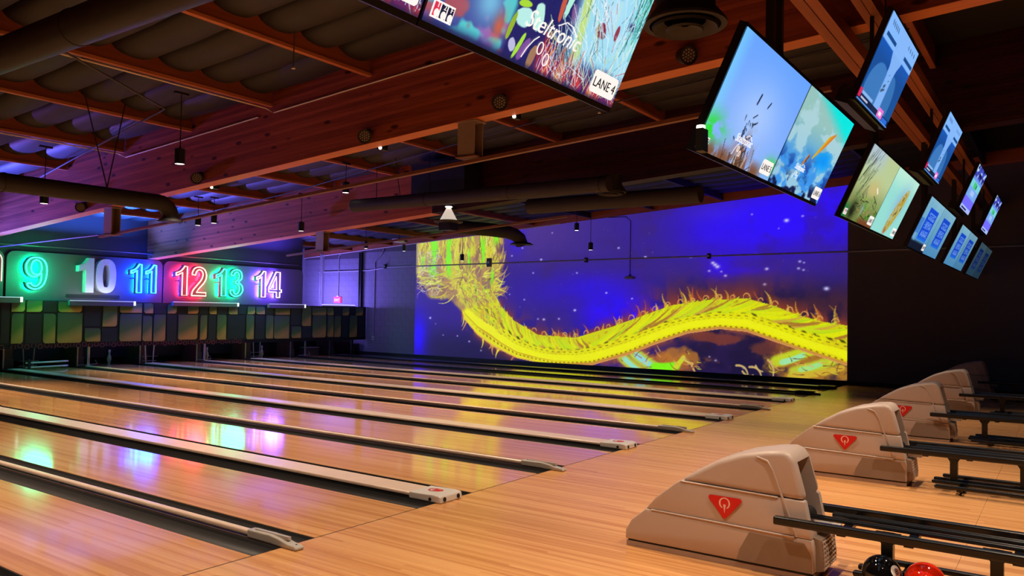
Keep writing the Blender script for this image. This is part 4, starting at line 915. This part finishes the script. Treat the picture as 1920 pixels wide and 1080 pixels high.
# pit: kickback walls, curtains, tail decks, stands and pins
tag(MB().box(-6, XW, 18.1, 18.2, -.3, 1.6).build('wall_pit', PITBLK), kind='structure')
klab = ['brown kickback partition %s' % s for s in ('at the far left under the nine', 'below the white ten', 'below the blue eleven', 'below the red twelve', 'below the green thirteen', 'below the pink fourteen', 'right of the pink fourteen', 'against the mural wall')]
for k, i in enumerate(range(2, 10)):
    x = divx(i) if i < 9 else XW-.35
    w_ = .11 if i % 2 == 0 else .08
    t = empty('kickback', (x, 16.6, 0), klab[k], 'partition', 'kickback partitions between the pin decks')
    MB().box(-w_, w_, -.25, 1.3, -.1, .62).build('side_wall', KICK, t)
    MB().box(-w_-.02, w_+.02, -.28, -.25, .0, .25).build('front_plate', DARKPIPE, t)
    MB().box(-w_-.01, -w_+.02, -.3, -.282, .0, .5).build('edge_strip', STEEL, t)
cl = ['under the white 10', 'under the blue 11', 'below the red 12', 'below the green 13', 'below the pink 14', 'at the right end of the pin decks', 'at the left edge']
for k, i in ((0, 3), (1, 4), (2, 5), (3, 6), (4, 7), (6, 2)):
    xa, xb = divx(i)+.13, divx(i+1)-.13 if i < 8 else XW-.5
    o = MB().box(xa, xb, 16.95, 16.98, .17, .62).build('pit_curtain', PITBLK); tag(o, 'black pit curtain '+cl[k], 'curtain', 'pit curtains')
slabs = ('first light metal stand at the left edge under the boards', 'white upright stand under the white number 10', 'pair of white leaning stand legs under the blue 11', 'white upright stand under the red 12', 'grey leaning stand under the green 13', 'thin grey stand right of the pink 14')
for k, (x, kind) in enumerate(((3.75, 2), (5.18, 1), (6.82, 2), (8.5, 1), (10.3, 2), (12.2, 1))):
    t = empty('guard_stand', (x, 16.15, 0), slabs[k], 'stand', 'metal stands in front of the kickbacks')
    if kind == 1:
        MB().box(-.025, .025, -.02, .02, .03, .54).build('upright', PIPE if k > 3 else WHITEM, t); MB().path([(-.28, 0, .05), (0, 0, .055), (.26, .05, .07), (.2, .05, .16)], .012, 6).build('foot', PIPE, t)
    else:
        for s in (-1, 1): MB().path([(s*.1, 0, .04), (s*.13, 0, .54)], .016, 6).build('upright', WHITEM if k == 2 else PIPE, t)
        MB().box(-.2, .2, -.01, .01, .08, .1).build('crossbar', PIPE, t); MB().box(-.2, .24, -.01, .01, .2, .215).build('crossbar', PIPE, t)
PINP = [(.0285, 0), (.035, .03), (.055, .09), (.0605, .115), (.057, .15), (.042, .2), (.026, .245), (.0225, .27), (.027, .305), (.0323, .335), (.029, .36), (.016, .377), (.002, .381)]
pm = MB().lathe(PINP, n=16)
for (x, y, lab) in ((6.12, 16.9, 'white bowling pin left of the brown partition under the blue 11'), (8.98, 16.75, 'white bowling pin right of the stand under the red 12'), (10.95, 16.75, 'white bowling pin on the deck below the pink 14')):
    p = link('bowling_pin', pm.mesh('bowling_pin', PINW, True)); p.location = (x, y, .001); tag(p, lab, 'pin', 'single pins left standing')
    for z in (.262, .285): MB().lathe([(.0245, z), (.0245, z+.008)], n=16).build('red_stripe', RED, p)
t = empty('ball_sweep', (3.95, 15.95, 0), 'pale metal pin sweep bars lying on the deck at the far left', 'pin sweep')
for z in (.06, .17): MB().path([(-.35, 0, z), (.55, .05, z+.01), (.72, .2, z)], .022, 8).build('bar', WHITEM, t)
MB().box(-.3, -.24, -.03, .03, .02, .25).build('arm', DARKPIPE, t)
t = empty('storage_box', (12.8, 16.5, 0), 'pale box on the pin deck near the mural wall', 'box'); MB().box(-.28, .28, 0, .3, .002, .26).build('body', WALLP, t); MB().box(-.3, .3, -.01, .31, .26, .285).build('lid', PIPE, t)
t = empty('service_door', (14.42, 17.9, 0), 'pale lit service panel under the masking at the mural wall', 'panel'); MB().box(-.12, .12, 0, .03, .0015, .6).build('leaf', WHITEM, t); MB().box(-.16, -.13, -.02, .04, .0015, .62).build('frame', PIPE, t); MB().box(.13, .16, -.02, .04, .0015, .62).build('frame', PIPE, t)

# ------------------------------------------------------------------ ball returns
OUT = [(-1.79, .045), (-1.793, .107), (-1.835, .18), (-1.925, .255), (-2.01, .355), (-2.149, .47), (-2.297, .575), (-2.436, .657), (-2.592, .717), (-2.76, .755), (-2.855, .765), (-2.90, .75), (-2.935, .70), (-2.985, .52), (-3.03, .30), (-3.05, .20), (-3.055, .045)]
def clip(poly, z0a, z1a):
    """part of the outline between two slightly sloping heights (z at y=-1.8 and y=-3)"""
    def cut(poly, f):
        out = []
        for i, p in enumerate(poly):
            q = poly[(i+1) % len(poly)]; a, b = f(p), f(q)
            if a >= 0: out.append(p)
            if a*b < 0:
                t = a/(a-b); out.append((p[0]+(q[0]-p[0])*t, p[1]+(q[1]-p[1])*t))
        return out
    line = lambda l: (lambda p: l[0]+(l[1]-l[0])*(p[0]+1.8)/(-1.2))
    poly = cut(poly, lambda p: p[1]-line(z0a)(p)); return cut(poly, lambda p: line(z1a)(p)-p[1])
def bool_cut(o, cutters):
    for c in cutters:
        m = o.modifiers.new('cut', 'BOOLEAN'); m.operation = 'DIFFERENCE'; m.object = c; m.solver = 'EXACT'
    bpy.context.view_layer.update(); dg = bpy.context.evaluated_depsgraph_get()
    me = bpy.data.meshes.new_from_object(o.evaluated_get(dg)); o.modifiers.clear(); o.data = me
    me.shade_smooth(); me.set_sharp_from_angle(angle=math.radians(38))
def make_hood():
    t = empty('ball_return', (0, 0, 0), 'largest ball return hood, nearest the camera', 'ball return', 'ball return hoods')
    HW = .205
    parts = []
    for nm, za, zb, hw in (('upper_shell', (.500, .474), (9, 9), HW-.016), ('middle_shell', (.275, .247), (.500, .474), HW-.008), ('lower_shell', (.04, .04), (.275, .247), HW)):
        poly = clip(OUT, za, zb)
        o = MB().prism(poly, -hw, hw).build(nm, HOOD, t); o.data.name = nm
        me = o.data
        b = o.modifiers.new('bevel', 'BEVEL'); b.limit_method = 'ANGLE'; b.angle_limit = math.radians(50)
        b.width = .035 if nm == 'upper_shell' else .010; b.segments = 4 if nm == 'upper_shell' else 2
        parts.append(o)
    # mouth of the ball lift in the sloping rear
    cm = MB().prism([(-2.70, .70), (-3.2, .70), (-3.2, .30), (-2.70, .30)], -.135, .135).build('cutter', None)
    for o in parts[:2]: bool_cut(o, [cm])
    bpy.data.objects.remove(cm)
    for o in parts[2:]: bool_cut(o, [])
    MB().box(-.134, .134, -2.72, -2.702, .30, .70).build('lift_back', HOODD, t)
    MB().box(-.134, .134, -2.96, -2.72, .292, .31).build('lift_sill', BLACK, t)
    wl = MB().lathe([(.05, -.09), (.05, .09)], (0, -2.95, .345), 18, (1, 0, 0)).build('lift_roller', BLACK, t, True)
    pl = MB().prism([(-1.80, .0008), (-3.05, .0008), (-3.05, .034), (-1.80, .034)], -HW+.004, HW-.004).build('plinth', HOOD2, t)
    MB().box(-HW+.01, HW-.01, -3.045, -1.81, .034, .042).build('shadow_gap', BLACK, pl)
    for s in (-1, 1):
        MB().path([(s*(HW-.018), -2.70, .712), (s*(HW-.014), -2.765, .695), (s*(HW-.014), -2.80, .64), (s*(HW-.013), -2.853, .50), (s*(HW-.006), -2.905, .37), (s*(HW-.004), -2.95, .255)], .008, 6).build('rear_bead', HOOD, t, True)
        MB().path([(s*(HW-.010), -2.19, .492), (s*(HW-.009), -2.45, .486), (s*(HW-.009), -2.835, .477)], .007, 6).build('side_bead', HOOD, t, True)
        MB().path([(s*(HW-.002), -1.985, .270), (s*(HW-.001), -2.4, .263), (s*(HW-.001), -2.94, .250)], .007, 6).build('side_bead', HOOD, t, True)
        pts = [(-2.66, .235), (-3.0, .225), (-3.04, .15), (-3.045, .05), (-2.58, .05), (-2.60, .12)]
        MB().prism(pts, s*(HW-.001), s*(HW+.0035)).build('side_patch', HOODD, t)  # thin darker patch at the lower rear of the side
        x = s*(HW-.0035)
        tri = []
        for (cy, cz), a0 in (((-2.392, .424), 0), ((-2.606, .424), 1), ((-2.497, .30), 2)):
            c = Vector((cy, cz)); g = Vector((-2.498, .383)); c = c+(g-c)*.12
            ang = {0: (-20, 95), 1: (85, 200), 2: (215, 325)}[a0]
            for q in np.linspace(ang[0], ang[1], 6): tri.append((c.x+.016*math.cos(math.radians(q)), c.y+.016*math.sin(math.radians(q))))
        e = MB().prism(tri, x, x+s*.0035).build('emblem', RED, t)
        xx = x+s*.0036
        ring = MB(); cy, cz = -2.497, .392; n = 28
        for i in range(n):
            a, b = 2*PI*i/n, 2*PI*(i+1)/n
            if 248 < math.degrees((a+b)/2) < 292: continue
            ri = .026+.004*abs(math.sin(a)); rj = .026+.004*abs(math.sin(b))
            ring.add([(xx, cy+.037*math.cos(a), cz+.037*math.sin(a)), (xx, cy+.037*math.cos(b), cz+.037*math.sin(b)), (xx, cy+rj*math.cos(b), cz+rj*math.sin(b)), (xx, cy+ri*math.cos(a), cz+ri*math.sin(a))], [(0, 1, 2, 3)])
        ring.add([(xx, cy-.009, cz-.008), (xx, cy+.009, cz-.008), (xx, cy, cz-.066)], [(0, 1, 2)])
        ring.build('emblem_letter', EMBW, e)
    # wire guard low on the rear
    MB().prism([(-3.04, .045), (-3.095, .06), (-3.10, .12), (-3.085, .245), (-3.02, .26)], -.15, .15).build('grille_box', HOODD, t)
    g = MB()
    for k in range(7): z = .072+.026*k; y = -3.098+.012*max(0, k-2)/4; g.box(-.145, .145, y-.008, y+.004, z-.005, z+.005)
    for k in range(7): x = -.138+.046*k; g.path([(x, -3.100, .06), (x, -3.103, .12), (x, -3.09, .24)], .005, 5)
    g.build('rear_grille', HOOD, t)
    return t
hood = make_hood()
hood_lab = ['', 'second ball return hood from the front', 'third ball return hood from the front', 'fourth ball return hood from the front, the farthest lit one', 'dim ball return hood in the dark beyond the lit ones']
for k in range(1, 5): copy_tree(hood, (divx(2*k), 0, 0), hood_lab[k])
# racks
def make_rack():
    t = empty('ball_rack', (0, -2.8, 0), 'black ball rack behind the nearest hood', 'ball rack', 'black ball racks')
    Y0, Y1 = -.03, -2.6
    for s in (-1, 1):
        o = MB().box(-.024, .024, Y1, Y0-(.12 if s > 0 else 0), -.026, .026).build('outer_rail', RACKM, t, False, (s*.262, 0, .355)); bevel(o, .012, 3)
    for x, y0 in ((-.075, -.16), (-.035, -.16), (.065, -.30), (.105, -.30)):
        MB().path([(x, y0, .362), (x, Y1, .362)], .0125, 8).build('ball_rail', RACKM, t, True)
    for y in (-.42, -.78, -1.3, -1.8, -2.3):
        MB().box(-.262, .262, y-.025, y+.025, .318, .340).build('cross_bar', RACKM, t)
    for y in (-.63, -1.19, -2.2):
        lg = MB().box(-.035, .035, y-.032, y+.032, .05, .318).build('leg', RACKM, t)
        MB().prism([(y-.07, .318), (y+.07, .318), (y+.033, .26), (y-.033, .26)], -.03, .03).build('gusset', RACKM, lg)
    for x in (-.30, -.075, .075, .30):
        o = MB().box(-.022, .022, Y1, -.50+(.05 if abs(x) < .1 else 0), -.018, .018).build('shelf_rail', RACKM, t, False, (x, 0, .068)); bevel(o, .014, 3)
    for y in (-.70, -1.25, -2.3):
        MB().box(-.3, .3, y-.02, y+.02, .032, .052).build('shelf_bar', RACKM, t)
        for x in (-.12, .14): MB().lathe([(.03, .0008), (.03, .012), (.014, .014), (.014, .034)], (x, y, 0), 10).build('foot', RACKM, t)
    MB().box(-.05, .05, -.36, -.24, .27, .32).build('rail_bracket', GREYP, t)
    return t
rack = make_rack()
rl = ['', 'black ball rack behind the second hood', 'black ball rack behind the third hood', 'black ball rack behind the farthest lit hood', 'black ball rack in the dark behind the dim hood']
for k in range(1, 5): copy_tree(rack, (divx(2*k), -2.8, 0), rl[k])
def ball(x, y, z, m, label, num=None):
    t = empty('bowling_ball', (x, y, z), label, 'bowling ball')
    r = .108; MB().lathe([(r*math.sin(a)+1e-4, -r*math.cos(a)) for a in np.linspace(0, PI, 25)], n=36).build('ball', m, t, True)
    return t
b8 = ball(-.1875, -3.43, .125, BLACKG, 'glossy black bowling ball with a white 8 spot on the nearest rack')
def ball_spot(t):
    d = (Vector(CAM)-Vector(t.location)).normalized(); ex = Vector((0, 0, 1)).cross(d).normalized(); ey = d.cross(ex)
    d = (d*.66+ex*.66+ey*.22).normalized(); ex = Vector((0, 0, 1)).cross(d).normalized(); ey = d.cross(ex)
    m = MB(); n = 20; vs = [tuple(d*.1086)]; fs = []
    for j, rr in enumerate((.018, .036)):
        for i in range(n):
            a = 2*PI*i/n; p = (d*.108+ex*rr*math.cos(a)+ey*rr*math.sin(a)).normalized()*.1086; vs.append(tuple(p))
    for i in range(n):
        fs.append((0, 1+i, 1+(i+1) % n)); fs.append((1+i, 1+n+i, 1+n+(i+1) % n, 1+(i+1) % n))
    s = m.add(vs, fs).build('number_spot', PINW, t, True)
    text('number', '8', TXTK, s, .048, d*.1092-ey*.017, ex, ey, align='CENTER')
ball_spot(b8)
ball(-.1875, -3.655, .125, REDG, 'glossy red orange bowling ball beside the black one on the nearest rack')

# ------------------------------------------------------------------ hanging lights
def pend_meshes():
    can = MB().lathe([(.062, .0), (.066, .004), (.066, .2), (.02, .212), (.008, .23)], n=20, close=False); can.lathe([(.0, .03), (.058, .03)], n=20, close=False)
    return can.mesh('can', BLACK, True), MB().lathe([(.0, .026), (.056, .026), (.0585, .004)], n=20, close=False).mesh('lens', LENS, True)
CANM, LENSM = pend_meshes()
def pendant(x, y, z, ztop, label):
    t = empty('pendant_lamp', (x, y, z), label, 'pendant lamp', 'black can pendant lamps')
    c = link('can', CANM, t); link('lens', LENSM, c)
    MB().path([(0, 0, .225), (0, 0, ztop-z)], .007, 6).build('cord', BLACK, t)
    MB().box(-.1, .1, -.02, .02, ztop-z-.03, ztop-z).build('ceiling_bar', BLACK, t)
    return t
for x, y, zt, zb, lab in ((.79, 5.33, 4.44, 3.48, 'largest pendant lamp, hanging left in front of the long beam'), (.94, 9.39, 4.18, 3.23, 'pendant lamp below the dark duct at far left'), (5.19, 11.6, 4.05, 3.40, 'left one of the two pendant lamps close together'), (5.42, 11.35, 4.05, 3.46, 'right one of the two pendant lamps close together'), (5.12, 6.81, 4.35, 3.78, 'pendant lamp just left of the grey horizontal duct end'), (6.5, 9.69, 4.16, 3.31, 'pendant lamp hanging before the second beam, above the far sign 14'), (11.12, 12.36, 3.98, 3.35, 'small pendant lamp above the bare block wall, left one'), (14.1, 13.63, 3.9, 3.53, 'small pendant lamp above the left edge of the mural'), (14.0, 11.09, 4.06, 3.15, 'pendant lamp in front of the yellow mane of the mural'), (13.57, 6.74, 4.36, 3.86, 'pendant lamp high beside the black duct elbow'), (13.6, 6.31, 4.38, 3.31, 'pendant lamp in front of the violet part of the mural')):
    pendant(x, y, zb, zt, lab)
# wash lights along the first beam
def par(x, y, z, s, label, lit):
    t = empty('wash_light', (x, y, z), label, 'stage light', 'round stage lights on the long beam')
    d = Vector((-.62*s, -.68, -.28)).normalized()
    b = MB(); b.lathe([(.04, -.12), (.075, -.10), (.085, .02), (.09, .05), (.082, .05)], (0, 0, 0), 20, d, False); b.build('housing', BLACK, t, True)
    f = MB().lathe([(.0, .035), (.083, .035)], (0, 0, 0), 20, d, False).build('face', DUCT if not lit else LENS, t)
    if not lit:
        e = MB(); ax = d; a = ax.orthogonal().normalized(); bb = ax.cross(a)
        for rr, n in ((.0, 1), (.028, 6), (.055, 12)):
            for i in range(n):
                q = 2*PI*i/n; c = ax*.038+a*(rr*math.cos(q))+bb*(rr*math.sin(q)); e.lathe([(.0, .0), (.010, 0)], c, 6, ax, False)
        e.build('led_cells', POSTG, f)
    MB().box(-.012+.06*s, .012+.07*s, -.03, .03, -.02, .10).build('yoke', BLACK, t)
    return t
for y, lab in ((3.03, 'round stage light on the long beam, second from the big screen'), (.91, 'round stage light on the long beam beside the big LANE 4 screen'), (-1.32, 'round stage light at the beam right of the big screen'), (6.63, 'round stage light on the long beam above the duct end'), (10.13, 'round stage light on the purple end of the long beam')):
    par(1.90, y, A_BOT+SL*y+.07, 1, lab, False)
for y, lab in ((6.77, 'small lit lamp behind the long beam near the pair of pendants'), (3.10, 'small lit lamp behind the long beam, middle one'), (.96, 'small lit lamp behind the long beam near the big screen')):
    t = empty('accent_lamp', (2.32, y, A_BOT+SL*y-.005), lab, 'lamp', 'small lamps behind the long beam')
    MB().box(-.09, .05, -.03, .03, -.02, .05).build('body', BLACK, t); MB().lathe([(.0, 0), (.022, 0), (.022, .012), (0, .012)], (-.085, -.025, -.005), 12, (-.7, -.6, -.3), False).build('lens', LENS, t)

# ------------------------------------------------------------------ ducts, posts, rails and pipes overhead
def duct_run(name, label, pts, r, elbow=False, extra=None, caps=True):
    t = empty(name, pts[0], label, 'duct', 'round air ducts'); o = Vector(pts[0])
    MB().path([Vector(p)-o for p in pts], r, 28).build('pipe', DUCT, t, True)
    if extra:
        for (c, ax, rr) in extra: MB().lathe([(rr, -.012), (rr, .012)], Vector(c)-o, 28, ax).build('collar', DUCT, t, True)
    return t
X1, Z1, R1 = -1.81, 4.03, .16
duct_run('air_duct', 'large dark round duct across the top left corner', [(X1, 12.9, Z1), (X1, -.8, Z1)], R1, extra=[((X1, y, Z1), (0, 1, 0), R1+.006) for y in (0.4, 2.8, 5.2, 7.6, 10, 12.4)])
el = [(1.12+.2*math.sin(a), 6.37, 3.08-.2+.2*math.cos(a)) for a in np.linspace(0, PI/2, 7)]
d2 = duct_run('air_duct', 'black round duct with a downturned elbow at the left edge', [(-8, 6.37, 3.08), (-3, 6.37, 3.08)]+el+[(1.32, 6.37, 2.86)], .115, extra=[((-.9, 6.37, 3.08), (1, 0, 0), .122)])
o_ = Vector((-8, 6.37, 3.08))
for dx in (-.28, .18): MB().path([Vector((.38, 6.37, 3.19))-o_, Vector((.38+dx*1.2, 6.37, 4.38))-o_], .008, 6).build('hanger_rod', BLACK, d2)
MB().lathe([(.17, 0), (.17, .02), (.12, .05)], Vector((1.32, 6.37, 2.82))-o_, 24).build('outlet_flange', DUCT, d2)
d3 = duct_run('air_duct', 'grey round duct running level past the second beam, pale end cap', [(5.37, 6.85, 3.565), (5.37, 1.36, 3.565)], .12, extra=[((5.37, y, 3.565), (0, 1, 0), .126) for y in (1.5, 3.2, 5.0)])
MB().lathe([(.10, 0), (.10, .02)], (0, .012, 0), 24, (0, 1, 0)).build('end_cap', POSTG, d3)
for dy, dx in ((-.6, .0), (-1.2, -.15), (-1.9, 0)): MB().path([(0, dy, .12), (dx, dy, .78)], .008, 6).build('hanger_rod', BLACK, d3)
d4 = duct_run('air_duct', 'lower dark duct under the grey round duct, brown underside', [(6.1, 3.3, 3.42), (6.1, .2, 3.42)], .13)
t = empty('ceiling_box', (6.38, 5.41, 3.78), 'black square unit above the grey round duct', 'box'); MB().box(-.27, .27, -.65, .65, 0, .60).build('body', BLACK, t); MB().box(-.29, .29, -.67, .67, .60, .62).build('lid', BLACK, t)
for dy in (-.5, .5): MB().box(-.02, .02, dy-.02, dy+.02, .62, .64).build('hanger', BLACK, t)
el = [(9.0+.0, 6.9, 3.42)]
d5 = duct_run('air_duct', 'short black duct with elbow and flange before the mural', [(7.4, 6.25, 3.35), (8.6, 6.06, 3.385), (9.2, 5.97, 3.38), (9.46, 5.945, 3.345), (9.64, 5.93, 3.27), (9.72, 5.93, 3.15)], .145)
MB().lathe([(.27, 0), (.27, .012), (.2, .05), (.14, .06)], Vector((9.72, 5.93, 3.13))-Vector((7.4, 6.25, 3.35)), 28).build('flange', BLACK, d5)
# funnel shaped diffuser; its lamp's light is put in as cone glow
t = empty('funnel_diffuser', (5.52, 4.62, 3.2), 'white cone with a bright lamp on top and black box below', 'diffuser')
MB().lathe([(.035, .215), (.15, 0)], n=28, close=False).build('cone', mat('cone_lit', (.8, .76, .7, 1), .5, emit=(1, .84, .7, 1), strength=.6), t, True)
MB().lathe([(.0, .235), (.062, .235), (.062, .22), (.0, .22)], n=20, close=False).build('lamp_disc', LENS, t)
MB().lathe([(.155, -.006), (.26, -.03), (.245, -.05), (.12, -.06)], n=28, close=False).build('rim_plate', DUCT, t, True)
MB().box(-.12, .12, -.12, .12, -.19, -.06).build('drop_box', BLACK, t)
MB().path([(0, 0, .235), (0, 0, .246)], .03, 8).build('stem', BLACK, t)
# round ceiling diffuser between the two large screens
def ring_diffuser(x, y, z, r, label, top):
    t = empty('round_diffuser', (x, y, z), label, 'diffuser', 'round ring diffusers')
    MB().lathe([(r*.72, .30), (r*.72, .16), (r, .05), (r, .03), (r*.86, .03)], n=36, close=False).build('outer_ring', DUCT, t, True)
    MB().lathe([(r*.55, .13), (r*.80, .02), (r*.78, .0), (r*.5, .06)], n=36, close=False).build('middle_ring', DUCT, t, True)
    MB().lathe([(r*.18, .10), (r*.46, .0), (r*.42, -.015), (r*.1, .03)], n=36, close=False).build('inner_ring', DUCT, t, True)
    MB().lathe([(r*.5, .16), (r*.5, top)], n=28).build('neck', BLACK, t, True)
ring_diffuser(.36, -1.95, 3.76, .31, 'round ringed ceiling diffuser between the LANE 4 and LANE 5 screens', 1.1)
ring_diffuser(5.77, 1.55, 3.46, .25, 'small round ringed diffuser at the end of the dark ducts', .3)
# posts under the beams carrying a brown rail
def hung_post(x, y, label, z0, z1, w=.085):
    t = empty('hung_post', (x, y, z0), label, 'post', 'boxed posts hung under the beams')
    MB().box(-w, w, -.03, .03, .0, z1-z0).build('face_plate', POSTG, t); MB().box(-w, -w+.015, -.22, -.03, .0, z1-z0).build('side_plate', POSTG, t); MB().box(w-.015, w, -.22, -.03, .0, z1-z0).build('side_plate', POSTG, t)
    MB().box(-w-.02, w+.02, -.25, .05, -.014, 0).build('foot_plate', STRUT, t); MB().box(-w-.02, w+.02, -.25, .05, z1-z0-.012, z1-z0).build('top_plate', POSTG, t)
hung_post(2.11, 9.55, 'boxed grey post under the purple end of the long beam', 2.83, 3.30)
hung_post(2.11, 1.57, 'boxed grey post under the middle of the long beam', 3.42, 3.835)
hung_post(6.87, 9.5, 'boxed grey post under the second beam, above the 14', 2.88, 3.31)
for x, a, y0, y1, lab in ((2.11, 3.50, -2.6, 9.85, 'long brown rail slung under the long beam'), (6.87, 3.555, 3, 10.6, 'brown rail slung under the second beam')):
    t = tag(MB().box(x-.03, x+.03, y0, y1, a-.055, a-.015, SL).build('hung_rail', STRUT), lab, 'rail', 'rails hung under the beams')
def pipe(name, label, pts, r, m, cat='pipe', group=None):
    o = MB().path(pts, r, 8).build(name, m, None, True); return tag(o, label, cat, group)
P_ = lambda x, y, d=0.: (x, y, A_J+SL*y+d)
t = empty('edge_device', (-1.345, -2.765, 2.58), 'small white topped device at the left edge of the LANE 5 screen', 'device')
MB().box(-.02, .05, -.02, .02, -.13, -.012).build('body', BLACK, t); MB().lathe([(.0, -.012), (.024, -.012), (.022, .004), (0, .008)], n=14, close=False).build('cap', LENS, t)
pipe('cable', 'thin white cable along the joist and beam near the largest pendant', [P_(-1.7, 8.94, -.03), P_(1.9, 8.94, -.03), (1.985, 8.85, 4.71+SL*8.85), (1.985, 5.3, 4.71+SL*5.3)], .011, WHITECABLE, 'cable', 'white ceiling cables')
pipe('cable', 'thin white cable along the long beam behind the LANE 4 screen', [P_(-1.7, 5.03, -.03), P_(1.9, 5.03, -.03), (1.985, 4.95, 4.71+SL*4.95), (1.985, -2, 4.71-SL*-2*-1)], .011, WHITECABLE, 'cable', 'white ceiling cables')
pipe('ceiling_pipe', 'dim pipe from the first hung post down to the number boards', [(2.11, 9.9, 2.84), (2.11, 15.8, 2.72)], .014, BLACK)
pipe('sprinkler_pipe', 'dark sprinkler pipe along the top of the number boards', [(-6, 15.96, 2.95), (7, 15.96, 2.99), (11.7, 15.96, 2.97)], .022, DARKPIPE, 'pipe')
pipe('sprinkler_pipe', 'thin dark pipe under the joists in the upper left ceiling', [(-1.2, 4.6, 4.38), (.9, 5.9, 4.32), (1.9, 12.0, 3.95)], .013, DARKPIPE, 'pipe')
pipe('ceiling_pipe', 'thin dark pipe crossing the ceiling between the two beams', [(3.6, -3, 4.55), (4.4, 2.5, 4.35), (5.6, 9, 4.0), (6.0, 15, 3.62)], .009, BLACK, 'pipe')
for x, y, lab in ((.4, 2.6, 'small hanging sprinkler head in the upper left ceiling'), (3.9, -.9, 'small hanging sprinkler head right of the LANE 4 screen'), (4.2, .9, 'small hanging sprinkler head under the middle of the ceiling')):
    zt = A_J+SL*y; t = empty('hanging_sprinkler', (x, y, zt-.42), lab, 'sprinkler', 'hanging sprinklers')
    MB().path([(0, 0, .02), (0, 0, .42)], .007, 6).build('drop', DARKPIPE, t); MB().lathe([(.004, 0), (.022, .003), (.022, .008), (.008, .03)], n=10).build('head', WHITECABLE, t)
# things on the mural wall
WX = XW-.03
pipe('conduit', 'grey level conduit along the mural wall through the picture', [(WX, 18.5, 2.94), (WX, 15.9, 2.96), (WX, 15.0, 3.06), (WX, 7.1, 3.13), (WX, 0, 3.17), (WX, -4, 3.2)], .022, PIPE, 'conduit', 'conduits on the mural wall')
pipe('conduit', 'thin grey upright conduit on the bare blocks, white box at its foot', [(WX, 15.6, .62), (WX, 15.62, 3.25), (WX, 15.25, 3.55), (WX, 15.2, 3.72)], .018, PIPE, 'conduit', 'conduits on the mural wall')
t = empty('outlet_box', (XW-.035, 15.6, .52), 'small white outlet box at the foot of the upright conduit', 'outlet'); MB().box(-.03, .03, -.05, .05, 0, .12).build('box', WHITEM, t); MB().box(-.034, -.03, -.025, .025, .03, .09).build('socket', TXTK, t)
pipe('conduit', 'thin grey upright conduit in the blue middle of the mural', [(WX, 5.7, 2.66), (WX, 5.7, 4.2), (WX, 5.85, 4.32), (WX, 6.4, 4.33)], .014, DARKPIPE, 'conduit', 'conduits on the mural wall')
t = empty('wall_bell', (WX, 5.7, 2.56), 'round bell shaped device at the foot of the conduit in the mural', 'device'); MB().lathe([(.12, 0), (.16, .02), (.15, .07), (.05, .1)], (0, 0, 0), 20).build('dome', PIPE, t, True); MB().box(-.02, .03, -.03, .03, .06, .14).build('bracket', DARKPIPE, t)
pipe('conduit', 'thin upright conduit on the lit wall above the exit sign', [(WX, 17.45, 2.0), (WX, 17.45, 3.5), (WX, 17.35, 3.6)], .016, PIPE, 'conduit', 'conduits on the mural wall')
for y, lab in ((16.27, 'dark steel wall column at the corner of the lit wall'), (18.3, 'pale steel wall column beside the number boards')):
    t = empty('wall_column', (XW, y, 1.5), lab, 'column', 'steel wall columns')
    MB().box(-.12, -.012, -.06, -.03, 0, 2.1).build('flange', BLACK if y < 17 else PIPE, t); MB().box(-.12, -.012, .03, .06, 0, 2.1).build('flange', BLACK if y < 17 else PIPE, t); MB().box(-.05, -.03, -.03, .03, 0, 2.1).build('web', WHITEM, t)
t = empty('exit_sign', (XW-.05, 17.45, 1.80), 'small glowing pink red exit sign on the blue lit wall', 'exit sign')
MB().box(-.03, .035, -.17, .17, 0, .22).build('housing', mat('exit_red', (.6, .05, .1, 1), .4, emit=(1, .05, .22, 1), strength=.9), t)
text('letters', 'EXIT', SCRW, t, .13, (-.032, .135, .06), (0, -1, 0), (0, 0, 1))
MB().box(-.01, .035, -.05, .05, .22, .26).build('mount', WHITEM, t)
for y, z, lab, s in ((10.6, 3.13, 'small black wall box with two lugs on the conduit in the mane', 1.5), (7.1, 3.13, 'small clamp on the conduit right of the mane', .8), (3.4, 3.15, 'small clamp on the conduit in the bright blue part', .8), (15.1, 3.09, 'small clamp on the conduit above the bare blocks', .8)):
    t = empty('conduit_box', (XW-.06, y, z-.09*s), lab, 'box', 'boxes on the level conduit'); MB().box(-.03, .055, -.05*s, .05*s, 0, .18*s).build('body', BLACK, t); MB().box(-.034, -.03, -.01, .03, .07*s, .11*s).build('label_plate', WHITEM, t)
# projector like white fixture above the bare block wall
t = empty('projector', (13.2, 13.0, 3.72), 'white projector under the ceiling above the bare block wall', 'projector')
o = MB().box(-.22, .22, -.14, .14, 0, .11).build('body', WHITEM, t); bevel(o, .03, 3); MB().lathe([(.05, 0), (.05, .04)], (.14, -.14, .055), 16, (0, -1, 0)).build('lens', BLACK, t); MB().box(-.02, .02, -.02, .02, .11, .30).build('mount', BLACK, t)
# blue strip behind the masking lighting the side wall
t = empty('led_strip', (13.5, 16.02, 1.6715), 'bright blue white strip behind the masking at the lit wall', 'strip light')
MB().box(-.75, .75, -.015, .015, 0, .03).build('housing', WHITEM, t); MB().box(-.75, .75, -.012, .012, .03, .06).build('diffuser', mat('led_blue', (.3, .3, .9, 1), .4, emit=(.25, .22, 1, 1), strength=3), t)
